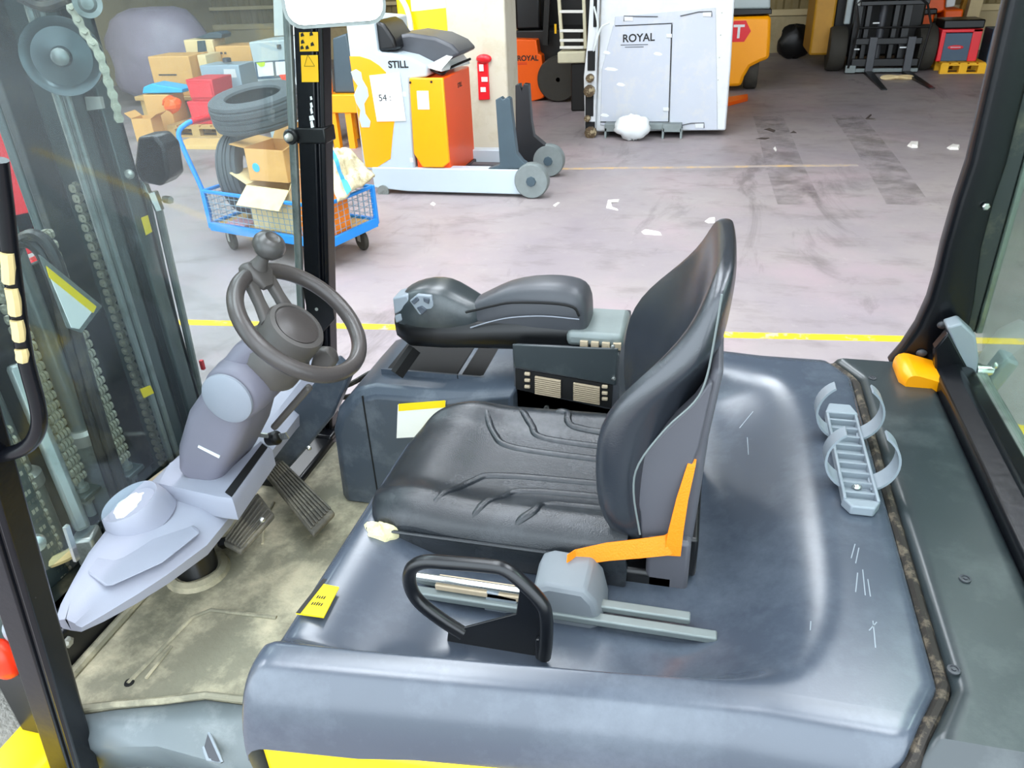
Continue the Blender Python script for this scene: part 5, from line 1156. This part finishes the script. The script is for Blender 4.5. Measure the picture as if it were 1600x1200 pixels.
# rusty front channel on its left edge
ch = pp(MB().prism([PY(x, y, WY-.1) for x, y in ((924, -40), (938, -40), (932, 100), (930, 206), (926, 216), (914, 212), (912, 120), (918, 60))], (0, .12, 0)), 'side_channel', 'wm_white', WM, bevel=.01)
for x, y, w, h in ((924, 95, .09, .22), (921, 165, .10, .25), (930, 20, .04, .3), (922, 198, .12, .12)): pp(MB().box(V(PY(x, y, WY-.105)), (w, .02, h)), 'channel_slot', 'dark_gap', WM, bevel=.006)
for x, y, r in ((921, 142, .07), (923, 207, .075), (922, 122, .05), (918, 185, .04)): pp(MB().lathe([(r*.4, .04), (r, .03), (r, -.03)], PY(x, y, WY-.12), (0, -1, 0), 10), 'roller', 'wm_rust', WM, smooth=30)
pp(MB().tube([PY(x, y, WY-.13) for x, y in ((928, 10), (934, 40), (928, 80), (938, 45), (952, 36))], .012, 6, smooth=4), 'cable', 'machine_pale', WM)
# stand
sd2 = pp(MB().bb(PY(945, 215, WY-.1)[0], PY(1064, 215, WY-.1)[0], WY-.12, WY+.9, .10, .17), 'stand', 'stand_steel', WM, bevel=.006)
for x in (946, 973, 1035, 1063):
    q = PY(x, 225, WY-.12)[0]; pp(MB().bb(q-.012, q+.012, WY-.15, WY+.85, 0, .12), 'stand_leg', 'stand_steel', sd2)
pp(MB().bb(PY(945, 215, WY-.1)[0], PY(973, 215, WY-.1)[0], WY-.15, WY-.1, .08, .17).bb(PY(1035, 215, WY-.1)[0], PY(1064, 215, WY-.1)[0], WY-.15, WY-.1, .08, .17), 'stand_pad', 'stand_steel', sd2, bevel=.004)
# white bundle tucked against it
rnd = random.Random(9); RG = []
bc = V(PY(988, 192, WY-.27)); bc[2] = .16
for i in range(13):
    th = math.pi*i/12
    RG.append([bc+V((.21*math.sin(th)*math.cos(a), .10*math.sin(th)*math.sin(a), -.14*math.cos(th)))*(1+.25*noise.noise(Vector((math.cos(a)*2+i*.3, math.sin(a)*2, i*.5)))) for a in np.linspace(0, 6.283, 22, endpoint=False)])
o = MB().loft(RG).build('plastic_bundle', 'paper', None, smooth=80); tag(o, 'white crumpled plastic bundle resting on the machine stand', 'bundle')

# ---- amber forklift behind the white machine
AY = 13.2
t = thing('forklift', (PY(1170, 130, AY)[0], AY+.6, 0), 'amber yellow forklift rear with red hexagon sign behind the white machine', 'forklift', 'forklifts parked at the back')
pp(poly([(1100, 28), (1205, 25), (1204, 60), (1202, 92), (1188, 97), (1172, 105), (1163, 120), (1158, 135), (1100, 138)], AY, 1.1), 'counterweight', 'fk_amber', t, bevel=.05)
pp(poly([(1100, -20), (1204, -20), (1204, 14), (1100, 16)], AY+.1, .9), 'hood', 'machine_grey', t, bevel=.03)
pp(poly([(1100, 14), (1206, 14), (1206, 22), (1100, 26)], AY+.02, 1.0), 'bumper_strip', 'fk_black', t, bevel=.01)
hx_ = V(PY(1155, 49, AY-.004)); hpts = [hx_+V((.17*math.cos(a), 0, .17*math.sin(a))) for a in np.radians([0, 60, 120, 180, 240, 300])]
hs_ = pp(MB().prism(hpts, (0, .01, 0)), 'hexagon_sign', 'red_gloss', t, smooth=0); text('sign_letter', 'T', .26, 'paper', hs_, hx_+V((-.085, -.003, -.09)), (1, 0, 0), (0, 0, 1), .001, .006)
tw, th_ = wheelmesh((PY(1187, 118, AY)[0]-.12, AY+.35, .27), (1, 0, 0), .27, .2, .5); wo = pp(tw, 'tyre', 'tyre_black', t); pp(th_, 'wheel_hub', 'fk_grey', wo)
pp(MB().bb(PY(1110, 120, AY)[0], PY(1170, 120, AY)[0], AY+.15, AY+.9, .15, .6), 'axle', 'fk_dark', t)
o = MB().prism([PZ(1130, 168, .0), PZ(1168, 158, .0), PZ(1168, 152, .0), PZ(1130, 158, .0)], (0, 0, .05)).build('orange_board', 'fk_orange', None, bevel=.004); tag(o, 'flat orange board on the floor beside the white machine', 'board')

# ---- black mast forklift facing us, forks on the floor
BY = 15.0
t = thing('forklift', (PY(1380, 110, BY)[0], BY+.6, 0), 'dark forklift facing the camera with lowered forks near the back wall', 'forklift', 'forklifts parked at the back')
fx = lambda x, y=100: PY(x, y, BY)[0]; fz = lambda y, x=1380: PY(x, y, BY)[2]
pp(MB().bb(fx(1266), fx(1300), BY+.5, BY+1.8, .25, 1.3), 'body', 'ochre', t, bevel=.04)
pp(MB().bb(fx(1300), fx(1445), BY+.7, BY+1.9, .2, 1.35), 'front_cowl', 'fk_dark', t, bevel=.04)
tw, th_ = wheelmesh((fx(1308), BY+.45, .36), (1, 0, 0), .36, .27, .5); wo = pp(tw, 'tyre', 'tyre_black', t); pp(th_, 'wheel_hub', 'fk_dark', wo)
tw, th_ = wheelmesh((fx(1448), BY+.45, .36), (1, 0, 0), .36, .27, .5); wo = pp(tw, 'tyre', 'tyre_black', t); pp(th_, 'wheel_hub', 'fk_dark', wo)
for xa, xb in ((1338, 1350), (1356, 1364), (1400, 1408), (1416, 1428)): pp(MB().bb(fx(xa, 20), fx(xb, 20), BY+.12, BY+.3, .1, 2.2), 'mast_rail', 'fk_black', t, bevel=.006)
pp(MB().cyl((fx(1383, 30), BY+.25, .2), (fx(1383, 30), BY+.25, 2.1), .06), 'lift_cylinder', 'fk_grey', t)
for z0, z1 in ((.12, .24), (.46, .56), (1.05, 1.12)): pp(MB().bb(fx(1330), fx(1434), BY, BY+.06, z0, z1), 'carriage_bar', 'fk_black', t, bevel=.01)
pp(MB().bb(fx(1322), fx(1338), BY-.01, BY+.06, .02, .14).bb(fx(1338), fx(1436), BY+.0, BY+.05, .03, .09), 'lower_bar', 'stand_steel', t, bevel=.006)
pp(MB().tube([(fx(1326), BY-.02, .1), (fx(1332), BY-.02, .75), (fx(1336, 20), BY-.02, 1.08), (fx(1345, 10), BY-.02, 1.14), (fx(1436, 10), BY-.02, 1.14), (fx(1446, 20), BY-.02, 1.06), (fx(1442), BY-.02, .75), (fx(1436), BY-.02, .1)], .018, 8), 'load_backrest', 'fk_black', t)
pp(MB().cyl((fx(1331), BY-.02, .72), (fx(1442), BY-.02, .72), .016, seg=8), 'backrest_bar', 'fk_black', t)
for x0, tipx in ((1358, PZ(1382, 138, .03)), (1417, PZ(1457, 136, .03))):
    X = fx(x0); pp(MB().bb(X-.06, X+.06, BY-.06, BY-.01, .03, .58), 'fork_shank', 'fk_grey', t, bevel=.006)
    a = V((X, BY-.04, .03)); b = V((tipx[0], tipx[1], .012)); pp(MB().loft([sect(a, (1, 0, 0), (0, 0, 1), ((-.06, -.025), (.06, -.025), (.06, .025), (-.06, .025))), sect(b, (1, 0, 0), (0, 0, 1), ((-.04, -.008), (.04, -.008), (.04, .006), (-.04, .006)))]), 'fork_blade', 'fk_black', t)
for x in (1344, 1376, 1404): pp(MB().box((fx(x, 8), BY+.1, 1.16), (.07, .02, .22)), 'bright_window', 'machine_pale', t, smooth=0)
pp(MB().beam((fx(1326, 50), BY+.4, .75), (fx(1335, 0), BY+.4, 1.6), .1, .1, up=(0, 1, 0)), 'pillar', 'machine_grey', t, bevel=.02)
for x, y in ((1338, 77), (1411, 74), (1369, 36)): pp(MB().box(V(PY(x, y, BY-.005)), (.1, .01, .02)), 'small_plate', 'paper', t)
o = MB()
RG = []
bc = V(PZ(1402, 121, .03))
for i in range(9):
    th = math.pi*i/8; RG.append([bc+V((.26*math.sin(th)*math.cos(a), .10*math.sin(th)*math.sin(a), -.035*math.cos(th)))*(1, 1, 1)+V((0, 0, .02*math.sin(3*a)*math.sin(th))) for a in np.linspace(0, 6.283, 18, endpoint=False)])
o = MB().loft(RG).build('rag', 'cardboard_pale', None, smooth=70); tag(o, 'crumpled pale rag on the floor between the lowered forks', 'rag')
# ---- orange forklift and charger boxes at the right
t = thing('forklift', (PY(1470, 60, 17.3)[0], 17.4, 0), 'bright orange forklift half hidden behind the red charger at right', 'forklift', 'forklifts parked at the back')
G2 = 17.0
pp(poly([(1436, -20), (1480, -20), (1478, 18), (1462, 22), (1452, 60), (1432, 64)], G2, .9), 'body', 'fk_orange', t, bevel=.04)
pp(poly([(1476, 16), (1506, 14), (1502, 46), (1474, 50)], G2-.2, .6), 'motor_cover', 'fk_orange', t, bevel=.03)
pp(poly([(1440, 14), (1465, 13), (1465, 22), (1440, 24)], G2-.1, .2), 'dark_handle', 'fk_black', t, bevel=.02)
pp(MB().bb(PY(1440, 80, G2)[0], PY(1500, 80, G2)[0], G2+.0, G2+.8, 0, .62), 'chassis', 'fk_dark', t, bevel=.03)
pp(poly([(1480, -10), (1496, -14), (1492, 10), (1478, 12)], G2-.1, .1), 'paper_roll', 'paper', t, bevel=.02)
# pallet
PYY = 14.95
def pallet(name, x0, x1, y0, y1, mat, label, h=.13):
    t = thing(name, ((x0+x1)/2, (y0+y1)/2, 0), label, 'pallet')
    for i in range(5):
        a = x0+(x1-x0)*i/5; pp(MB().bb(a+.01, a+(x1-x0)/5-.02, y0, y1, h-.022, h), 'board', mat, t)
    for k in range(3):
        y = y0+(y1-y0-.09)*k/2
        pp(MB().bb(x0, x1, y, y+.09, 0, .02), 'board', mat, t); pp(MB().bb(x0, x1, y, y+.09, h-.045, h-.023), 'board', mat, t)
        for j in range(3):
            x = x0+(x1-x0-.12)*j/2; pp(MB().bb(x, x+.12, y, y+.09, .021, h-.046), 'block', mat, t)
    return t
pa = PY(1467, 118, PYY)[0]; pb = PY(1538, 118, PYY)[0]
pallet('pallet', pa, pb, PYY, PYY+.9, 'pallet_yellow', 'yellow wooden pallet carrying the red and black charger', .17)
t = thing('battery_charger', ((pa+pb)/2, PYY+.4, .17), 'red and black battery charger standing on the yellow pallet', 'charger')
xa, xb = PY(1465, 80, PYY+.2)[0], PY(1528, 80, PYY+.2)[0]
pp(MB().bb(xa+.05, xb-.12, PYY+.2, PYY+.7, .17, .60), 'case', 'blue_grey', t, bevel=.01)
pp(MB().bb(xa, xa+.07, PYY+.18, PYY+.72, .17, .62), 'red_side', 'red_gloss', t, bevel=.01); pp(MB().bb(xb-.14, xb, PYY+.18, PYY+.72, .17, .66), 'red_side', 'red_gloss', t, bevel=.01)
pp(MB().bb(xa, xb, PYY+.18, PYY+.72, .61, .66), 'red_top', 'red_gloss', t, bevel=.01)
pp(MB().ball(V(PY(1493, 74, PYY+.195)), (.12, .008, .035), 14, 8), 'red_badge', 'red_ink', t)
pp(MB().box(V(PY(1493, 74, PYY+.188)), (.15, .004, .02)), 'badge_text', 'rose_plate', t)
pp(MB().bb(xa, xb, PYY+.15, PYY+.75, .67, .80), 'black_tray', 'fk_black', t, bevel=.02)
o = MB().bb(PY(1541, 80, PYY+.4)[0]+.06, PY(1560, 80, PYY+.4)[0]+.06, PYY+.5, PYY+1.0, 0, .62).build('cabinet', 'blue_grey', None, bevel=.01); tag(o, 'small blue grey cabinet right of the red charger', 'cabinet')
o = MB().bb(PY(1452, 80, PYY+1.1)[0], PY(1470, 80, PYY+1.1)[0], PYY+1.05, PYY+1.4, 0, .55).build('black_case', 'fk_black', None, bevel=.02); tag(o, 'black battery case on the floor left of the charger', 'case')
# sloping beige steel post and braces at the right of the back wall
struct(MB().beam((PY(1536, 30, 17.6)[0]-.25, 17.6, 0), (PY(1536, 0, 17.6)[0], 17.6, 3.2), .22, .22, up=(0, 1, 0)).build('trim_11', 'beam_beige', bevel=.01))
struct(MB().beam((PY(1515, 30, 17.9)[0]-.2, 17.9, 0), (PY(1518, 0, 17.9)[0]+.15, 17.9, 3.2), .16, .16, up=(0, 1, 0)).build('trim_12', 'ochre', bevel=.01))
# black covered lump at the wall
RG = []
bc = V(PY(1241, 66, 17.2)); bc[2] = .31
for i in range(11):
    th = math.pi*i/10
    RG.append([bc+V((.34*math.sin(th)**.7*math.cos(a)*(1 if math.cos(th) > -.2 else .8), .2*math.sin(th)**.7*math.sin(a), -.30*math.cos(th)))*1.+V((.03*math.sin(3*a+i), 0, .02*math.cos(4*a))) for a in np.linspace(0, 6.283, 16, endpoint=False)])
o = MB().loft(RG).build('covered_machine', 'bag_black', None, smooth=30); tag(o, 'black covered lump standing against the back wall', 'cover'); o.location.z += .0

# ---- left storage corner
def crate(name, pix, Y, d, mat, label, cat='box', bevel=.01, group=None, z0=None):
    o = poly(pix, Y, d).build(name, mat, None, bevel=bevel); return tag(o, label, cat, group)
# grey control cabinet with papers
GY = 9.0
t = thing('control_cabinet', (PY(430, 150, GY)[0], GY+.4, 0), 'pale grey control cabinet with two white papers behind the tyre', 'cabinet')
pp(MB().prism([PY(388, 66, GY), PY(476, 60, GY), (PY(476, 60, GY)[0], GY, 0.02), (PY(396, 66, GY)[0], GY, .02)], (0, .6, 0)), 'cabinet_body', 'machine_grey', t, bevel=.015)
pp(poly([(397, 97), (460, 92), (461, 120), (402, 124)], GY-.012, .012), 'paper_frame', 'blue_grey', t, bevel=.003)
for px_ in (((401, 99), (426, 97), (428, 118), (404, 120)), ((430, 97), (457, 95), (458, 117), (432, 118))): pp(poly(px_, GY-.018, .004), 'paper_sheet', 'paper', t, smooth=0)
pp(poly([(400, 98), (414, 97), (413, 103), (407, 105)], GY-.024, .004), 'green_tag', 'green_tag', t, smooth=0); pp(poly([(436, 117), (450, 116), (452, 128), (444, 131)], GY-.024, .004), 'red_tag', 'red_tag', t, smooth=0)
pp(MB().box(V(PY(436, 73, GY-.01)), (.05, .02, .05)), 'cabinet_lock', 'fk_grey', t, bevel=.005)
crate('white_panel', [(426, -20), (480, -20), (480, 54), (428, 57)], 10.6, .5, 'machine_pale', 'pale white panel case standing behind the control cabinet', 'case')
bpy.data.objects['white_panel'].location.z += 0
# shelf bench that carries the back row
SB = thing('storage_bench', (-7.2, 11.0, 0), 'long low timber bench carrying cartons in the storage corner', 'bench')
bx0_, bx1_ = PY(228, 140, 10.6)[0], PY(425, 140, 10.6)[0]; bz = .42
pp(MB().bb(bx0_, bx1_, 10.3, 11.3, bz-.06, bz), 'bench_top', 'wood', SB, bevel=.008)
for x in np.linspace(bx0_+.1, bx1_-.1, 4):
    for y in (10.35, 11.2): pp(MB().bb(x-.05, x+.05, y, y+.1, 0, bz-.06), 'leg', 'wood', SB)
def onbench(name, x0, x1, yt, Y, d, mat, label, cat='box', zb=None, group=None):
    zb = bz if zb is None else zb
    X0, X1 = PY(x0, yt, Y)[0], PY(x1, yt, Y)[0]; zt = PY((x0+x1)/2, yt, Y)[2]
    o = MB().bb(X0, X1, Y, Y+d, zb, zt).build(name, mat, None, bevel=.012); return tag(o, label, cat, group)
ca = onbench('carton', 230, 294, 88, 10.35, .5, 'cardboard', 'large tan carton on the bench above the blue sheet', group='cartons in the storage corner')
MB().box(V(PY(262, 117, 10.345)), (.3, .004, .02)).build('print', 'stain', ca, smooth=0)
onbench('carton', 307, 320, 86, 10.5, .4, 'cardboard_pale', 'narrow pale carton beside the large tan carton', group='cartons in the storage corner')
onbench('carton', 286, 331, 62, 10.95, .34, 'cardboard_pale', 'pale carton with a dark patch at the back of the bench', group='cartons in the storage corner')
o = MB().prism([PY(x, y, 10.94) for x, y in ((308, 64), (320, 63), (323, 80), (309, 82))], (0, .006, 0)).build('dark_patch', 'rt_dark', bpy.data.objects['carton.002'], smooth=0)
onbench('carton', 335, 390, 72, 10.92, .5, 'cardboard', 'tan carton with two hand holes next to the control cabinet', group='cartons in the storage corner')
for x in (346, 352): MB().box(V(PY(x, 83, 10.915)), (.035, .006, .03)).build('hand_hole', 'stain', bpy.data.objects['carton.003'], smooth=0)
t = onbench('grey_unit', 311, 372, 102, 10.3, .45, 'rt_grey', 'grey electric unit with a white plate on the bench', 'unit')
MB().prism([PY(x, y, 10.295) for x, y in ((349, 108), (367, 108), (370, 121), (351, 122))], (0, .004, 0)).build('rating_plate', 'paper', t, smooth=0)
MB().lathe([(.06, 0), (.06, .05), (.04, .06), (0, .06)], PY(355, 97, 10.5), (0, 0, 1), 14).build('terminal', 'fk_grey', t)
crate('black_tarp', [(304, 60), (326, 51), (340, 50), (347, 53), (346, 60)], 10.97, .26, 'rt_dark', 'dark folded tarp lying over the cartons at the back', 'tarp')
# red boxes on a timber pallet
RBY = 9.6
pallet('pallet', PY(262, 190, RBY)[0], PY(350, 190, RBY)[0], RBY-.05, RBY+.62, 'wood', 'plain timber pallet under the red boxes', .16)
xr0, xr1 = PY(289, 160, RBY)[0], PY(331, 160, RBY)[0]
for k, (xa, xb, za, zb_, nm) in enumerate(((xr0, xr1, .16, .46, 'red plastic box at the bottom of the stack on the pallet'), (xr0+.06, xr1+.05, .461, .74, 'red plastic box on top of the other red box'))):
    o = MB().loft([[(xa+.02, RBY+.05, za), (xb-.02, RBY+.05, za), (xb-.02, RBY+.5, za), (xa+.02, RBY+.5, za)], [(xa, RBY+.03, zb_), (xb, RBY+.03, zb_), (xb, RBY+.52, zb_), (xa, RBY+.52, zb_)]]).build('red_box', 'box_red', None, bevel=.012); tag(o, nm, 'box', 'red boxes')
    MB().bb(xa+.03, xb-.03, RBY+.022, RBY+.03, za+.05, zb_-.05).build('box_front', 'box_red', o, bevel=.01)
o = onbench('low_carton', 222, 262, 148, 9.75, .35, 'cardboard', 'low brown carton under the blue sheet', zb=0); o['group'] = 'cartons in the storage corner'
o = MB().prism([PY(x, y, 9.75) for x, y in ((222, 146), (224, 136), (236, 131), (284, 139), (285, 145))], (0, .3, 0)).build('blue_sheet', 'box_blue', None, bevel=.01); tag(o, 'bright blue folded sheet lying on the low carton', 'sheet')
RG = []; bc = V(PY(268, 163, 9.5))
o = MB().ball(bc, (.13, .1, .11), 10, 8); o.v = [tuple(V(p)+V((1, 1, 1))*.03*noise.noise(Vector(p)*14)) for p in o.v]; o = o.build('orange_scrap', 'fk_orange', None, smooth=0); tag(o, 'crumpled orange scrap lying before the low carton', 'scrap')
o = openbox('carton', (PY(222, 190, 9.3)[0], 9.4, 0), .28, .26, .30, .1, (('x', 40), ('X', 30)), 'cardboard', 'small open tan carton on the floor at the mast edge', group='cartons in the storage corner')
o = MB().bb(PY(262, 200, 8.9)[0], PY(345, 200, 8.9)[0], 8.85, 9.3, .0, .05).build('timber_board', 'ply', None, bevel=.004); tag(o, 'flat timber board on the floor before the pallet', 'board')
# grey covered pile
RG = []; bc = V((PY(222, 60, 11.8)[0], 12.2, .75))
for i in range(15):
    th = math.pi*i/14; RG.append([bc+V((.95*math.sin(th)**.6*math.cos(a), .6*math.sin(th)**.6*math.sin(a), -.75*math.cos(th)))+V((1, 1, .6))*.10*noise.noise(Vector((2*math.cos(a)+.2*i, 2*math.sin(a), i*.35)))*math.sin(th) for a in np.linspace(0, 6.283, 24, endpoint=False)])
o = MB().loft(RG).build('covered_pile', 'bag_grey', None, smooth=70); tag(o, 'tall pile under a grey violet plastic cover beside the cartons', 'cover'); o.location.z += .02
# red steel frame seen through the mast
RFX = -3.3
t = thing('steel_rack', (RFX, PX(40, 330, RFX)[1], 0), 'red painted steel rack standing beyond the forklift mast', 'rack')
def fr(p, q, w=.14): return MB().beam(PX(*p, RFX), PX(*q, RFX), w, .08, up=(1, 0, 0))
pp(fr((-24, 150), (50, 392), .2), 'upright', 'red_gloss', t, bevel=.01)
pp(fr((-60, 230), (0, 400), .12), 'upright', 'red_gloss', t, bevel=.01)
pp(fr((-40, 366), (44, 348), .13), 'crossbar', 'red_gloss', t, bevel=.01)
pp(fr((54, 352), (66, 384), .03), 'white_stripe', 'paper', t)
q = V(PX(62, 400, RFX)); q2 = V(PX(-10, 400, RFX))
pp(MB().bb(RFX-.04, RFX+.04, q[1]-.07, q[1]+.07, 0, q[2]), 'upright_foot', 'red_gloss', t, bevel=.01); 
pp(MB().bb(RFX-.04, RFX+.04, q2[1]-.07, q2[1]+.07, 0, q2[2]), 'upright_foot', 'red_gloss', t, bevel=.01)
# ---- litter and stains on the floor
def scrap(name, pix, mat, label, cat, h=.012, group='scraps of litter on the floor'):
    P = [V(PZ(x, y, 0)) for x, y in pix]; c = sum(P)/len(P); mb = MB(); n = len(P)
    topv = [c+(p-c)*.8+V((0, 0, h*(.5+.5*((i*37) % 5)/4))) for i, p in enumerate(P)]
    mb.loft([P, topv]); o = mb.build(name, mat, None, smooth=0); return tag(o, label, cat, group)
scrap('paper_scrap', [(1417, 228), (1422, 224), (1435, 226), (1434, 231), (1424, 231)], 'litter', 'crumpled white paper on the floor left of the far scrap', 'litter', .04)
scrap('paper_scrap', [(1479, 231), (1488, 227), (1500, 230), (1498, 234), (1484, 234)], 'litter', 'crumpled white paper on the floor nearest the rear pillar', 'litter', .03)
scrap('paper_scrap', [(1002, 362), (1008, 358), (1032, 363), (1034, 368), (1006, 366)], 'litter', 'flat white paper strip on the floor left of the backrest', 'litter', .008)
scrap('paper_scrap', [(947, 325), (950, 312), (968, 311), (966, 316), (954, 317), (956, 325), (966, 329)], 'litter', 'bent white strip on the floor above the armrest', 'litter', .008)
scrap('paper_scrap', [(1101, 346), (1108, 342), (1118, 342), (1117, 348), (1107, 349)], 'litter', 'small white scrap just beside the backrest top', 'litter', .02)
scrap('paper_scrap', [(672, 319), (676, 316), (681, 319), (678, 322)], 'litter', 'tiny white scrap before the reach truck leg', 'litter', .01)
scrap('paper_scrap', [(864, 321), (872, 316), (875, 317), (868, 323)], 'litter', 'tiny white strip before the reach truck wheel', 'litter', .008)
scrap('paper_scrap', [(1208, 232), (1211, 229), (1214, 235), (1212, 237)], 'litter', 'tiny white chip by the dark floor stain', 'litter', .01)
for k, px_ in enumerate((((1193, 202), (1202, 200), (1212, 204), (1209, 207), (1200, 204)), ((1180, 217), (1190, 215), (1203, 216), (1196, 218)), ((1234, 208), (1240, 204), (1245, 208)))):
    scrap('oil_scrap', px_, 'stain', ('dark shred on the floor, largest of three by the amber forklift', 'thin dark shred nearest the camera of three', 'dark shred at the right of three')[k], 'litter', .006, 'dark shreds on the floor')
for k, px_ in enumerate((((1352, 186), (1360, 179), (1362, 180), (1356, 186)), ((1354, 185), (1368, 186), (1369, 188), (1354, 187)))):
    scrap('dark_stick', px_, 'stain', ('dark stick lying slanted beside another on the far floor', 'dark stick lying level beside another on the far floor')[k], 'stick', .015, 'dark sticks on the floor')
for _o in bpy.data.objects:
    if '_w' in _o: del _o['_w']
